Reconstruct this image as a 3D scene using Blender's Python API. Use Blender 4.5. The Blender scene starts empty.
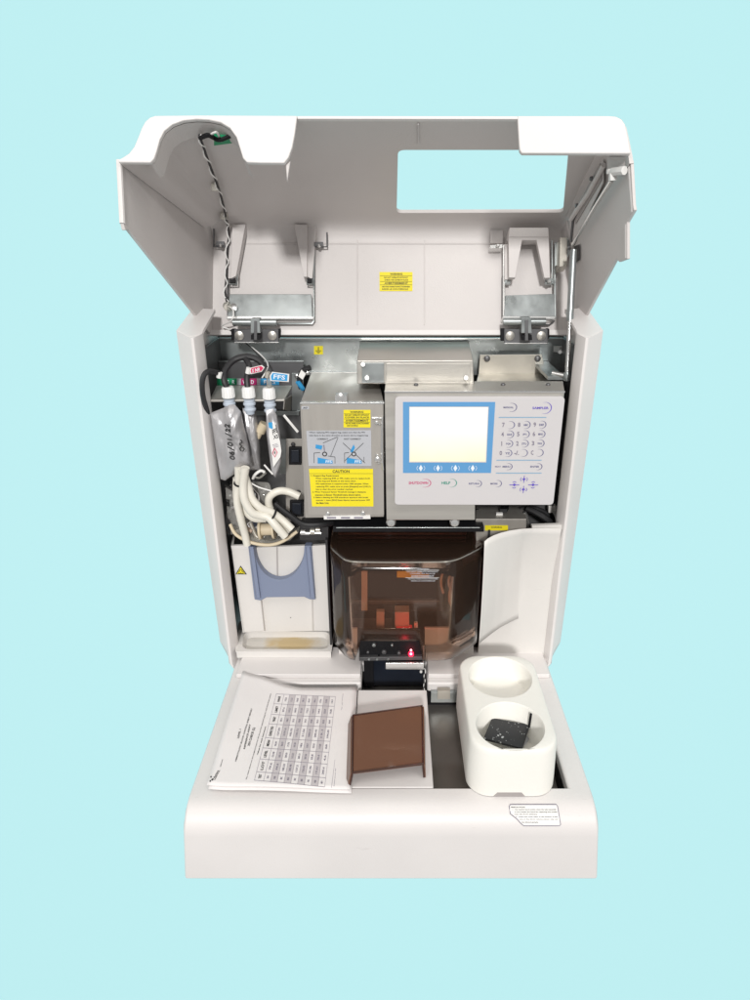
import bpy, bmesh, math, random
from mathutils import Vector, noise as mnoise
random.seed(7)
# ------------------------------------------------------------------ basics (all lengths in cm, scaled to metres when linked)
S = 0.01
scene = bpy.context.scene
COL = scene.collection
TH = math.radians(23.4)
F, CU, CV = 655.0, 393.0, 500.0
CAM = Vector((0, -53.4, 40.6))
UP = Vector((0, math.sin(TH), math.cos(TH)))
FW = Vector((0, math.cos(TH), -math.sin(TH)))
RT = Vector((1, 0, 0))

def plane_hit(u, v, p0, n):
    d = FW + RT * ((u - CU) / F) + UP * ((CV - v) / F)
    t = (p0 - CAM).dot(n) / d.dot(n)
    return CAM + d * t
def PY(u, v, Y): return plane_hit(u, v, Vector((0, Y, 0)), Vector((0, 1, 0)))
def PZ(u, v, Z): return plane_hit(u, v, Vector((0, 0, Z)), Vector((0, 0, 1)))
def PX(u, v, X): return plane_hit(u, v, Vector((X, 0, 0)), Vector((1, 0, 0)))
LA = math.radians(26)
LO = Vector((0, 12.3, 39.7))
Aax = Vector((0, -math.cos(LA), math.sin(LA)))      # along the lid's top plate, towards its free edge
Bax = Vector((0, -math.sin(LA), -math.cos(LA)))     # down the lid's back wall
def L(x, a, b): return LO + Vector((x, 0, 0)) + Aax * a + Bax * b
def PW(u, v, a=0.0): return plane_hit(u, v, LO + Aax * a, Aax)   # a point on the lid's back wall
def PP(u, v, b=0.0): return plane_hit(u, v, LO + Bax * b, Bax)   # a point on the lid's plate

# ------------------------------------------------------------------ materials
M = {}
def mat(name, col, rough=0.5, metal=0.0, noise=0.0, nscale=30, bump=0.0, bscale=200, emit=None, estr=0, rvar=0.0, spec=0.5, stretch=None, ramp=None):
    m = bpy.data.materials.new(name); m.use_nodes = True
    nt = m.node_tree; b = nt.nodes['Principled BSDF']
    b.inputs['Base Color'].default_value = (*col, 1); b.inputs['Roughness'].default_value = rough
    b.inputs['Metallic'].default_value = metal; b.inputs['Specular IOR Level'].default_value = spec
    tc = nt.nodes.new('ShaderNodeTexCoord'); mp = nt.nodes.new('ShaderNodeMapping')
    nt.links.new(tc.outputs['Object'], mp.inputs['Vector'])
    if stretch: mp.inputs['Scale'].default_value = stretch
    if noise > 0:
        n = nt.nodes.new('ShaderNodeTexNoise'); n.inputs['Scale'].default_value = nscale; n.inputs['Detail'].default_value = 5
        nt.links.new(mp.outputs[0], n.inputs['Vector'])
        r = nt.nodes.new('ShaderNodeMapRange'); r.inputs['From Min'].default_value = .3; r.inputs['From Max'].default_value = .7
        r.inputs['To Min'].default_value = 1 - noise; r.inputs['To Max'].default_value = 1 + noise * .6
        nt.links.new(n.outputs['Fac'], r.inputs['Value'])
        mx = nt.nodes.new('ShaderNodeVectorMath'); mx.operation = 'SCALE'; mx.inputs[0].default_value = col
        nt.links.new(r.outputs[0], mx.inputs['Scale']); nt.links.new(mx.outputs[0], b.inputs['Base Color'])
    if rvar > 0:
        n2 = nt.nodes.new('ShaderNodeTexNoise'); n2.inputs['Scale'].default_value = nscale * 1.7; n2.inputs['Detail'].default_value = 4
        nt.links.new(mp.outputs[0], n2.inputs['Vector'])
        r2 = nt.nodes.new('ShaderNodeMapRange'); r2.inputs['From Min'].default_value = .3; r2.inputs['From Max'].default_value = .7
        r2.inputs['To Min'].default_value = max(.05, rough - rvar); r2.inputs['To Max'].default_value = rough + rvar
        nt.links.new(n2.outputs['Fac'], r2.inputs['Value']); nt.links.new(r2.outputs[0], b.inputs['Roughness'])
    if bump > 0:
        n3 = nt.nodes.new('ShaderNodeTexNoise'); n3.inputs['Scale'].default_value = bscale; n3.inputs['Detail'].default_value = 3
        nt.links.new(mp.outputs[0], n3.inputs['Vector'])
        bp = nt.nodes.new('ShaderNodeBump'); bp.inputs['Strength'].default_value = bump; bp.inputs['Distance'].default_value = 0.001
        nt.links.new(n3.outputs['Fac'], bp.inputs['Height']); nt.links.new(bp.outputs[0], b.inputs['Normal'])
    if emit:
        b.inputs['Emission Color'].default_value = (*emit, 1); b.inputs['Emission Strength'].default_value = estr
    M[name] = m; return m
GRIME = ('white_plastic', 'cream_plastic')
def glassy(name, col, rough=0.05, mixmin=0.04, body=None, bodyamt=0.0):
    m = bpy.data.materials.new(name); m.use_nodes = True; nt = m.node_tree; nt.nodes.clear()
    o = nt.nodes.new('ShaderNodeOutputMaterial'); t = nt.nodes.new('ShaderNodeBsdfTransparent'); g = nt.nodes.new('ShaderNodeBsdfGlossy')
    t.inputs['Color'].default_value = (*col, 1); g.inputs['Roughness'].default_value = rough
    lw = nt.nodes.new('ShaderNodeFresnel'); lw.inputs['IOR'].default_value = 1.45
    mx = nt.nodes.new('ShaderNodeMixShader'); nt.links.new(lw.outputs[0], mx.inputs[0])
    src = t
    if body:
        d = nt.nodes.new('ShaderNodeBsdfDiffuse'); d.inputs['Color'].default_value = (*body, 1)
        m2 = nt.nodes.new('ShaderNodeMixShader'); m2.inputs[0].default_value = bodyamt
        nt.links.new(t.outputs[0], m2.inputs[1]); nt.links.new(d.outputs[0], m2.inputs[2]); src = m2
    nt.links.new(src.outputs[0], mx.inputs[1]); nt.links.new(g.outputs[0], mx.inputs[2]); nt.links.new(mx.outputs[0], o.inputs['Surface'])
    M[name] = m; return m

mat('white_plastic', (.755, .725, .71), .42, noise=.05, nscale=9, bump=.12, bscale=900, rvar=.05)
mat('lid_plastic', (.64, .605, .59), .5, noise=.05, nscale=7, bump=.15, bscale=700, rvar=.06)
mat('cream_plastic', (.725, .70, .67), .45, noise=.05, nscale=10, bump=.1, bscale=600)
mat('seam', (.38, .35, .34), .6)
mat('panel_face', (.60, .58, .585), .5, noise=.02, nscale=12)
mat('steel', (.55, .53, .49), .42, .7, noise=.10, nscale=14, rvar=.08, bump=.05, bscale=300, stretch=(1, 1, 9))
mat('door_steel', (.47, .445, .41), .48, .6, noise=.05, nscale=10, rvar=.06, bump=.05, bscale=300, stretch=(9, 1, 1))
mat('zinc', (.42, .45, .45), .34, .8, noise=.22, nscale=38, rvar=.1)
mat('warm_zinc', (.58, .55, .49), .4, .6, noise=.2, nscale=25, rvar=.1)
mat('dark_steel', (.16, .16, .165), .45, .6, noise=.2, nscale=20, rvar=.1)
mat('bright_metal', (.75, .75, .74), .25, .9, noise=.05)
mat('black', (.010, .010, .012), .6, spec=.25, noise=.3, nscale=30)
mat('dark', (.035, .033, .035), .55, noise=.3, nscale=25)
mat('navy_black', (.012, .016, .026), .35, noise=.3, nscale=30)
mat('rubber', (.02, .02, .022), .5)
mat('yellow', (.83, .70, .015), .45, noise=.03, nscale=20)
mat('amber', (.85, .50, .01), .45)
mat('ink', (.03, .03, .03), .6)
mat('label_grey', (.46, .47, .50), .45, noise=.04, nscale=20)
mat('label_blue', (.035, .30, .62), .45)
mat('screen_blue', (.11, .32, .60), .4, noise=.03, nscale=20)
mat('icon_white', (.75, .82, .88), .5)
mat('key_ink', (.12, .12, .25), .5)
mat('digit_ink', (.22, .20, .26), .5)
mat('violet', (.13, .09, .50), .5)
mat('magenta', (.55, .03, .16), .5)
mat('green_ink', (.02, .28, .20), .5)
mat('rule_blue', (.18, .38, .56), .5)
mat('tag_green', (.01, .28, .12), .4)
mat('tag_red', (.62, .04, .12), .4)
mat('tag_crimson', (.42, .02, .14), .4)
mat('tag_blue', (.04, .33, .65), .4)
mat('blue_grey', (.22, .26, .37), .5, noise=.06, nscale=12, bump=.1, bscale=400)
mat('white', (.8, .79, .77), .4)
mat('cap_white', (.82, .82, .81), .35)
mat('collar', (.50, .56, .64), .35)
mat('hose', (.74, .71, .63), .4, noise=.05, nscale=30)
mat('spool', (.66, .56, .40), .5, noise=.05)
mat('foil', (.50, .49, .50), .38, .45, noise=.08, nscale=40, rvar=.1, bump=.25, bscale=90)
mat('paper', (.84, .805, .795), .8, noise=.03, nscale=20, bump=.2, bscale=80)
mat('cell_shade', (.58, .54, .55), .8)
mat('sponge_white', (.86, .845, .79), .75, noise=.03, nscale=12, bump=.15, bscale=500)
mat('pit_steel', (.30, .28, .26), .38, .7, noise=.2, nscale=18, rvar=.1)
mat('tan', (.55, .42, .33), .6, noise=.1)
mat('copper_plastic', (.50, .35, .26), .5, noise=.15, nscale=30)
mat('red_diode', (.6, .02, .05), .3, emit=(1, .008, .03), estr=7)
mat('hot_diode', (1, .6, .6), .3, emit=(1, .22, .28), estr=8)
mat('red_glow_part', (.5, .02, .02), .5, emit=(1, .01, .03), estr=.45)  # weak emission stands in for the red glow inside the bay
# speckled black plastic
m = mat('speckled', (.012, .013, .016), .45)
nt = m.node_tree; b = nt.nodes['Principled BSDF']
vo = nt.nodes.new('ShaderNodeTexVoronoi'); vo.inputs['Scale'].default_value = 420; tcn = nt.nodes.new('ShaderNodeTexCoord')
nz = nt.nodes.new('ShaderNodeTexNoise'); nz.inputs['Scale'].default_value = 70
cr = nt.nodes.new('ShaderNodeValToRGB'); cr.color_ramp.elements[0].position = .10; cr.color_ramp.elements[0].color = (.5, .52, .52, 1)
cr.color_ramp.elements[1].position = .2; cr.color_ramp.elements[1].color = (.012, .013, .016, 1)
ad = nt.nodes.new('ShaderNodeMath'); ad.operation = 'MULTIPLY_ADD'; ad.inputs[1].default_value = 1.0
sb = nt.nodes.new('ShaderNodeMath'); sb.operation = 'MULTIPLY_ADD'; sb.inputs[1].default_value = -1.2; sb.inputs[2].default_value = .66
nt.links.new(tcn.outputs['Object'], vo.inputs['Vector']); nt.links.new(tcn.outputs['Object'], nz.inputs['Vector'])
nt.links.new(nz.outputs['Fac'], sb.inputs[0]); nt.links.new(vo.outputs['Distance'], ad.inputs[0]); nt.links.new(sb.outputs[0], ad.inputs[2])
nt.links.new(ad.outputs[0], cr.inputs[0]); nt.links.new(cr.outputs[0], b.inputs['Base Color'])
# stained catch tray
m = mat('stained', (.74, .71, .66), .4)
nt = m.node_tree; b = nt.nodes['Principled BSDF']; tcn = nt.nodes.new('ShaderNodeTexCoord')
STAIN_C = PZ(292, 643, .63)
mpn = nt.nodes.new('ShaderNodeMapping'); mpn.inputs['Location'].default_value = (-STAIN_C.x * S, -STAIN_C.y * S, 0)
vm = nt.nodes.new('ShaderNodeVectorMath'); vm.operation = 'MULTIPLY'; vm.inputs[1].default_value = (34, 66, 0)
ln = nt.nodes.new('ShaderNodeVectorMath'); ln.operation = 'LENGTH'; nz = nt.nodes.new('ShaderNodeTexNoise'); nz.inputs['Scale'].default_value = 90
sm = nt.nodes.new('ShaderNodeMath'); sm.operation = 'MULTIPLY_ADD'; sm.inputs[1].default_value = .9
cr = nt.nodes.new('ShaderNodeValToRGB'); e = cr.color_ramp.elements
e[0].position = .9; e[0].color = (.64, .50, .28, 1); e[1].position = 1.9; e[1].color = (.74, .71, .66, 1)
el = cr.color_ramp.elements.new(1.0) if False else None
mr = nt.nodes.new('ShaderNodeMapRange'); mr.inputs['From Min'].default_value = .95; mr.inputs['From Max'].default_value = 1.55
e[0].position = 0; e[1].position = 1
nt.links.new(tcn.outputs['Object'], mpn.inputs['Vector']); nt.links.new(mpn.outputs[0], vm.inputs[0]); nt.links.new(vm.outputs[0], ln.inputs[0])
nt.links.new(tcn.outputs['Object'], nz.inputs['Vector']); nt.links.new(nz.outputs['Fac'], sm.inputs[0]); nt.links.new(ln.outputs['Value'], sm.inputs[2])
nt.links.new(sm.outputs[0], mr.inputs['Value']); nt.links.new(mr.outputs[0], cr.inputs[0]); nt.links.new(cr.outputs[0], b.inputs['Base Color'])
# lit display: cream light with a warmer lower left
m = mat('display_glow', (.1, .1, .1), .3)
nt = m.node_tree; b = nt.nodes['Principled BSDF']; tcn = nt.nodes.new('ShaderNodeTexCoord'); sx = nt.nodes.new('ShaderNodeSeparateXYZ')
z0 = PY(440, 461, -1.6).z * S; z1 = PY(440, 407, -1.6).z * S
mr = nt.nodes.new('ShaderNodeMapRange'); mr.inputs['From Min'].default_value = z0; mr.inputs['From Max'].default_value = z1
nz = nt.nodes.new('ShaderNodeTexNoise'); nz.inputs['Scale'].default_value = 25; ad = nt.nodes.new('ShaderNodeMath'); ad.operation = 'MULTIPLY_ADD'; ad.inputs[1].default_value = .35
cr = nt.nodes.new('ShaderNodeValToRGB'); e = cr.color_ramp.elements
e[0].position = .15; e[0].color = (1, .89, .60, 1); e[1].position = .8; e[1].color = (1, .985, .93, 1)
nt.links.new(tcn.outputs['Object'], sx.inputs[0]); nt.links.new(sx.outputs['Z'], mr.inputs['Value']); nt.links.new(tcn.outputs['Object'], nz.inputs['Vector'])
nt.links.new(nz.outputs['Fac'], ad.inputs[0]); nt.links.new(mr.outputs[0], ad.inputs[2]); nt.links.new(ad.outputs[0], cr.inputs[0])
nt.links.new(cr.outputs[0], b.inputs['Emission Color']); b.inputs['Emission Strength'].default_value = .95
glassy('smoked', (.87, .73, .64), .08, body=(.28, .17, .12), bodyamt=.09)
glassy('brown_acrylic', (.30, .14, .08), .08, body=(.25, .125, .08), bodyamt=.72)
mat('dark_brown', (.05, .018, .012), .25)
glassy('clear_film', (.93, .92, .88), .10, body=(.8, .78, .72), bodyamt=.2)

for nm_ in GRIME:            # faint rubbed marks and scratches
    m = M[nm_]; nt = m.node_tree; b = nt.nodes['Principled BSDF']; src = b.inputs['Base Color'].links[0].from_socket
    tcn = nt.nodes.new('ShaderNodeTexCoord'); mp = nt.nodes.new('ShaderNodeMapping'); mp.inputs['Scale'].default_value = (9, 60, 40); mp.inputs['Rotation'].default_value = (.3, .5, .7)
    nz = nt.nodes.new('ShaderNodeTexNoise'); nz.inputs['Scale'].default_value = 3; nz.inputs['Detail'].default_value = 8; nz.inputs['Roughness'].default_value = .7
    nt.links.new(tcn.outputs['Object'], mp.inputs['Vector']); nt.links.new(mp.outputs[0], nz.inputs['Vector'])
    cr = nt.nodes.new('ShaderNodeValToRGB'); cr.color_ramp.elements[0].position = .66; cr.color_ramp.elements[0].color = (0, 0, 0, 1); cr.color_ramp.elements[1].position = .74; cr.color_ramp.elements[1].color = (.35, .35, .35, 1)
    nt.links.new(nz.outputs['Fac'], cr.inputs[0])
    mx = nt.nodes.new('ShaderNodeMix'); mx.data_type = 'RGBA'; nt.links.new(cr.outputs[0], mx.inputs[0]); nt.links.new(src, mx.inputs[6]); mx.inputs[7].default_value = (.42, .38, .36, 1)
    nt.links.new(mx.outputs[2], b.inputs['Base Color'])

glassy('film', (.95, .94, .91), .08, body=(.8, .78, .73), bodyamt=.28)
# ------------------------------------------------------------------ mesh builder
class MB:
    def __init__(s): s.v = []; s.f = []; s.m = []; s.mats = []
    def mi(s, name):
        if name not in s.mats: s.mats.append(name)
        return s.mats.index(name)
    def add(s, vs, fs, m):
        o = len(s.v); s.v += [Vector(p) for p in vs]; k = s.mi(m)
        for f in fs: s.f.append([o + i for i in f]); s.m.append(k)
        return s
    def prism(s, pts, ext, m):
        pts = [Vector(p) for p in pts]; ext = Vector(ext); n = len(pts)
        # orient so the first cap's normal points against ext
        nrm = Vector((0, 0, 0))
        for i in range(n): nrm += (pts[i]).cross(pts[(i + 1) % n])
        if nrm.dot(ext) > 0: pts = pts[::-1]
        vs = pts + [p + ext for p in pts]
        fs = [list(range(n)), list(range(2 * n - 1, n - 1, -1))]
        for i in range(n): j = (i + 1) % n; fs.append([i, i + n, j + n, j])
        return s.add(vs, fs, m)
    def box(s, x0, x1, y0, y1, z0, z1, m):
        x0, x1 = sorted((x0, x1)); y0, y1 = sorted((y0, y1)); z0, z1 = sorted((z0, z1))
        return s.prism([(x0, y0, z0), (x1, y0, z0), (x1, y0, z1), (x0, y0, z1)], (0, y1 - y0, 0), m)
    def hexa(s, f4, b4, m):          # front and back quads in the same winding
        vs = list(f4) + list(b4)
        return s.add(vs, [[0, 1, 2, 3], [7, 6, 5, 4], [0, 4, 5, 1], [1, 5, 6, 2], [2, 6, 7, 3], [3, 7, 4, 0]], m)
    def strip(s, A, B, m):           # an open sheet between two polylines
        n = len(A); return s.add(list(A) + list(B), [[i, i + 1, n + i + 1, n + i] for i in range(n - 1)], m)
    def tube(s, path, r, m, n=10, sub=4, caps=True, r_end=None):
        P = [Vector(p) for p in path]
        if sub > 1 and len(P) > 2:
            Q = []
            for i in range(len(P) - 1):
                p0 = P[max(i - 1, 0)]; p1 = P[i]; p2 = P[i + 1]; p3 = P[min(i + 2, len(P) - 1)]
                for k in range(sub):
                    t = k / sub
                    Q.append(.5 * ((2 * p1) + (p2 - p0) * t + (2 * p0 - 5 * p1 + 4 * p2 - p3) * t * t + (3 * p1 - p0 - 3 * p2 + p3) * t ** 3))
            Q.append(P[-1]); P = Q
        vs = []; fs = []; up = None; N = len(P)
        for i, p in enumerate(P):
            t = (P[min(i + 1, N - 1)] - P[max(i - 1, 0)]).normalized()
            if up is None:
                up = t.orthogonal().normalized()
            else:
                up = (up - t * up.dot(t)).normalized()
            w = t.cross(up); rr = r if r_end is None else r + (r_end - r) * i / (N - 1)
            for k in range(n):
                a = 2 * math.pi * k / n; vs.append(p + (up * math.cos(a) + w * math.sin(a)) * rr)
        for i in range(N - 1):
            for k in range(n): j = (k + 1) % n; fs.append([i * n + k, i * n + j, (i + 1) * n + j, (i + 1) * n + k])
        if caps: fs.append(list(range(n - 1, -1, -1))); fs.append([(N - 1) * n + k for k in range(n)])
        return s.add(vs, fs, m)
    def cyl(s, p0, p1, r, m, n=20, r1=None): return s.tube([p0, p1], r, m, n=n, sub=1, r_end=r1)
    def lathe(s, c, axis, prof, m, n=24):   # prof: (distance along the axis, radius)
        c = Vector(c); axis = Vector(axis).normalized(); u = axis.orthogonal().normalized(); w = axis.cross(u); vs = []; fs = []
        for h, r in prof:
            for k in range(n): a = 2 * math.pi * k / n; vs.append(c + axis * h + (u * math.cos(a) + w * math.sin(a)) * r)
        for i in range(len(prof) - 1):
            for k in range(n): j = (k + 1) % n; fs.append([i * n + k, i * n + j, (i + 1) * n + j, (i + 1) * n + k])
        fs.append(list(range(n - 1, -1, -1))); fs.append([(len(prof) - 1) * n + k for k in range(n)])
        return s.add(vs, fs, m)
    def holed(s, outer, holes, ext, m):     # a slab with openings
        bm = bmesh.new(); loops = []
        for lp in [outer] + holes:
            vs = [bm.verts.new(p) for p in lp]; loops.append(vs)
            for i in range(len(vs)): bm.edges.new((vs[i], vs[(i + 1) % len(vs)]))
        ext = Vector(ext)
        bmesh.ops.triangle_fill(bm, use_beauty=True, use_dissolve=False, edges=bm.edges[:], normal=-ext.normalized())
        bm.verts.index_update()
        vs = [v.co.copy() for v in bm.verts]; n = len(vs)
        fs = [[v.index for v in f.verts] for f in bm.faces]
        fs2 = []
        for f in bm.faces:
            ids = [v.index for v in f.verts]
            if f.normal.dot(ext) > 0: ids = ids[::-1]
            fs2.append(ids); fs2.append([i + n for i in ids[::-1]])
        for lp in loops:
            ids = [v.index for v in lp]
            for i in range(len(ids)): a, b = ids[i], ids[(i + 1) % len(ids)]; fs2.append([a, b, b + n, a + n])
        bm.free()
        return s.add(vs + [v + ext for v in vs], fs2, m)
    def text(s, body, q, m, off=None):      # lettering fitted to the quad q = bottom left, bottom right, top right, top left
        tv, tf, bb = text_mesh(body)
        if not tv: return s
        w = bb[2] - bb[0]; h = bb[3] - bb[1]
        q = [Vector(p) for p in q]
        off = off if off is not None else Vector((0, 0, 0)); vs = []
        for x, y in tv:
            a = (x - bb[0]) / w; b = (y - bb[1]) / h
            vs.append((q[0] * (1 - a) + q[1] * a) * (1 - b) + (q[3] * (1 - a) + q[2] * a) * b + off)
        return s.add(vs, tf, m)
    def quad(s, q, m, off=None):
        off = off if off is not None else Vector((0, 0, 0)); return s.add([Vector(p) + off for p in q], [[0, 1, 2, 3]], m)
    def clamp(s, lo=-16.5, hi=16.1):
        for p in s.v: p.x = min(hi, max(lo, p.x))
        return s
    def build(s, name, parent=None, bevel=0.0, seg=2, smooth=35, solid=0.0, recalc=True, merge=False):
        me = bpy.data.meshes.new(name)
        me.from_pydata([tuple(p * S) for p in s.v], [], s.f)
        for n_ in s.mats: me.materials.append(M[n_])
        me.polygons.foreach_set('material_index', s.m)
        if recalc or merge:
            bm = bmesh.new(); bm.from_mesh(me)
            if merge: bmesh.ops.remove_doubles(bm, verts=bm.verts[:], dist=1e-5)
            if recalc: bmesh.ops.recalc_face_normals(bm, faces=bm.faces[:])
            bm.to_mesh(me); bm.free()
        me.polygons.foreach_set('use_smooth', [True] * len(me.polygons))
        me.set_sharp_from_angle(angle=math.radians(smooth)); me.update()
        o = bpy.data.objects.new(name, me); COL.objects.link(o)
        if parent: o.parent = parent
        if solid:
            md = o.modifiers.new('solid', 'SOLIDIFY'); md.thickness = solid * S; md.offset = 0
        if bevel:
            md = o.modifiers.new('bevel', 'BEVEL'); md.width = bevel * S; md.segments = seg; md.limit_method = 'ANGLE'; md.angle_limit = math.radians(40); md.harden_normals = True
        return o

_tc = {}
def text_mesh(body):
    if body in _tc: return _tc[body]
    cu = bpy.data.curves.new('t', 'FONT'); cu.body = body; cu.resolution_u = 2; cu.offset = 0.022
    ob = bpy.data.objects.new('t', cu); COL.objects.link(ob)
    dg = bpy.context.evaluated_depsgraph_get(); me = bpy.data.meshes.new_from_object(ob.evaluated_get(dg))
    vs = [(v.co.x, v.co.y) for v in me.vertices]; fs = [list(p.vertices) for p in me.polygons]
    bpy.data.objects.remove(ob); bpy.data.curves.remove(cu); bpy.data.meshes.remove(me)
    if vs: bb = (min(v[0] for v in vs), min(v[1] for v in vs), max(v[0] for v in vs), max(v[1] for v in vs))
    else: bb = (0, 0, 1, 1)
    _tc[body] = (vs, fs, bb); return _tc[body]

def rq(fn, u0, v0, u1, v1):      # upright quad from a pixel box, on the plane of fn
    return [fn(u0, v1), fn(u1, v1), fn(u1, v0), fn(u0, v0)]
def thing(name, label, cat, loc, group=None):
    o = bpy.data.objects.new(name, None); COL.objects.link(o); o.empty_display_size = .02
    o['label'] = label; o['category'] = cat
    if group: o['group'] = group
    return o        # its base is put below the thing once the parts are in
def tag(o, label, cat, group=None):
    o['label'] = label; o['category'] = cat
    if group: o['group'] = group
    return o
def seat(root, loc):             # moves an Empty to the thing's base and keeps its parts where they are
    loc = Vector(loc) * S; root.location = loc
    for ch in root.children: ch.location = -loc
FRONT = Vector((0, -.012, 0))
def lines(mb, fn, rows, m, off):  # rows: (text, u0, v0, u1, v1)
    for t, u0, v0, u1, v1 in rows: mb.text(t, rq(fn, u0, v0, u1, v1), m, off)

# ================================================================== THE ANALYSER
root = thing('laboratory_analyzer', 'large off-white benchtop blood analyzer with its lid raised, keypad, steel boxes and drawer base', 'analyzer', (0, 0, 0))

# ---- outer shell: side panels with angled front flanges
def side_panel(sx):
    prof = [(-17.2, 1.6), (-16.1, .12), (-15.95, 0), (-15.75, .03), (-15.3, .9), (-15.3, 1.4), (-16.7, 1.5), (-16.7, 7), (-17.2, 7)]
    st = []
    def ring(zf, squeeze):
        r = []
        for x, y in prof:
            xx = x if not squeeze else max(x, -17.2 + squeeze)
            if x < -16.9: xx -= .40 * max(0, min(1, (zf(y) - 1) / 30)) - .03
            r.append((sx * xx - .27, y, zf(y)))
        return r
    rings = [ring(lambda y: -1.0, 1.6), ring(lambda y: -.3, 1.1), ring(lambda y: .5, .3), ring(lambda y: 1.2, 0), ring(lambda y: 30, 0),
             ring(lambda y: 31.65 + min(y, 7) * .21, 0)]
    mb = MB(); n = len(prof); vs = [p for r in rings for p in r]; fs = []
    for i in range(len(rings) - 1):
        for k in range(n): j = (k + 1) % n; fs.append([i * n + k, i * n + j, (i + 1) * n + j, (i + 1) * n + k])
    fs.append(list(range(n - 1, -1, -1))); fs.append([(len(rings) - 1) * n + k for k in range(n)])
    mb.add(vs, fs, 'white_plastic')
    xa_, xb_ = sx * -16.7 - .27, sx * -17.1 - .27
    mb.box(xa_, xb_, 7.01, 34, -1, 31.6, 'white_plastic')
    cp = [(-17.48, 1.62), (-16.05, .3), (-15.6, .55), (-15.35, 1.0), (-15.5, 6.6), (-17.48, 6.95)]
    mb.prism([(sx * x - .27, y, 31.67 + .21 * y) for x, y in cp], (0, 0, -.3), 'white_plastic')
    return mb.build('side_panel', root, bevel=.12, seg=3)
for sx in (-1, 1): side_panel(sx)
mb = MB(); mb.box(-16.3, 16.1, 33.4, 34, -1.1, 29, 'white_plastic'); mb.box(-16.6, 16.6, 13, 33.3, 29.2, 29.8, 'white_plastic')
mb.box(-15.2, 15.2, 2.2, 33.3, -7, -1.2, 'white_plastic')
mb.build('rear_housing', root, bevel=.1)

# ---- chassis behind everything
mb = MB()
mb.box(-16.6, 16.3, 12.4, 12.8, -1, 29.9, 'dark_steel')
mb.box(-16.8, -16.5, 1.6, 12.3, .6, 30, 'dark_steel'); mb.box(16.1, 16.35, 1.6, 12.3, .6, 30, 'dark_steel')
mb.box(-15.1, 15.0, 2.3, 12.3, -1.1, -.5, 'dark')
# partition plates left and right of the smoked bay
mb.box(-6.3, -6.1, 1, 12.2, 0, 13, 'dark'); mb.box(8.8, 9.0, 1, 12.2, 0, 14, 'dark')
mb.box(-6.0, 8.7, 9.0, 9.3, 0, 15.5, 'dark')
mb.build('chassis', root)

# zinc cross plate under the lid hinges
mb = MB()
q = [PY(203, 375, 9.8), PY(584, 375, 9.8), PY(584, 338, 9.8), PY(203, 338, 9.8)]
mb.prism(q, (0, .15, 0), 'zinc')
mb.prism([PY(203, 339.2, 9.6), PY(584, 339.2, 9.6), PY(584, 338, 9.6), PY(203, 338, 9.6)], (0, .6, 0), 'bright_metal')
mb.prism([PY(210, 373.2, 9.6), PY(357, 373.2, 9.6), PY(357, 372.2, 9.6), PY(210, 372.2, 9.6)], (0, .1, 0), 'bright_metal')
mb.prism([PY(203, 337.6, 9.3), PY(584, 337.6, 9.3), PY(584, 332, 9.3), PY(203, 332, 9.3)], (0, .3, 0), 'black')
# small holes and screws
for u, v in ((366, 369), (540, 369), (560, 352)): mb.cyl(PY(u, v, 9.75), PY(u, v, 9.55), .18, 'bright_metal', 12)
mb.clamp().build('cross_plate', root)
mb = MB(); q = rq(lambda u, v: PY(u, v, 9.72), 314, 346, 323, 354.5); mb.prism(q, (0, .05, 0), 'yellow')
fn = lambda u, v: PY(u, v, 9.70)
mb.prism(rq(fn, 318, 347, 318.8, 350.5), (0, .01, 0), 'ink')
for k, w in enumerate((3, 2, 1)): mb.prism(rq(fn, 318.4 - w, 350.5 + k * 1.1, 318.4 + w, 351 + k * 1.1), (0, .01, 0), 'ink')
mb.build('ground_label', root)
mb = MB(); mb.prism(rq(lambda u, v: PY(u, v, 9.7), 553.5, 346, 577, 352), (0, .06, 0), 'white'); fn = lambda u, v: PY(u, v, 9.68)
mb.text('⚠ A', rq(fn, 559, 347, 566, 351), 'ink'); mb.build('small_label', root)

# ---- duct box
mb = MB(); YF = 1.5
f4 = [PY(357, 384, YF), PY(474, 384, YF), PY(473, 360, YF), PY(357, 360.5, YF)]
zt = f4[3].z
bk = [PY(360, 341.5, 9.6), PY(469, 341, 9.6)]
b4 = [Vector((bk[0].x, 9.6, f4[0].z)), Vector((bk[1].x, 9.6, f4[1].z)), bk[1], bk[0]]
mb.hexa(f4, b4, 'steel')
mb.build('duct_box', root, bevel=.08)
mb = MB()
mb.prism([PY(362, 383, 1.35), PY(384, 383, 1.35), PY(384, 363, 1.35), PY(362, 363, 1.35)], (0, .1, 0), 'zinc')
mb.prism([PY(386, 381, 1.38), PY(470, 381, 1.38), PY(470, 363.5, 1.38), PY(386, 363.5, 1.38)], (0, .1, 0), 'steel')
for u, v in ((363, 364.5), (367, 378), (466, 378)): mb.cyl(PY(u, v, 1.3), PY(u, v, 1.0), .2, 'bright_metal', 12)
mb.build('duct_face', root, bevel=.03)

# ---- tan zinc bracket on the right
mb = MB()
mb.prism([PY(478.5, 374, 8.6), PY(546, 374, 8.6), PY(542, 354.5, 8.6), PY(480, 355, 8.6)], (0, .15, 0), 'warm_zinc')
a = PY(478.5, 373.6, 8.6); b_ = PY(546, 373.6, 8.6); c = PY(560, 392, 2.2); d = PY(474, 392, 2.2)
mb.hexa([a, b_, c, d], [p - Vector((0, 0, .15)) for p in (a, b_, c, d)], 'warm_zinc')
for u, v in ((487, 358.5), (537.5, 358.5)): mb.lathe(PY(u, v, 8.55), (0, -1, 0), [(0, .3), (.15, .3), (.25, .15)], 'dark_steel', 12)
mb.build('mounting_bracket', root, bevel=.04)

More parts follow.
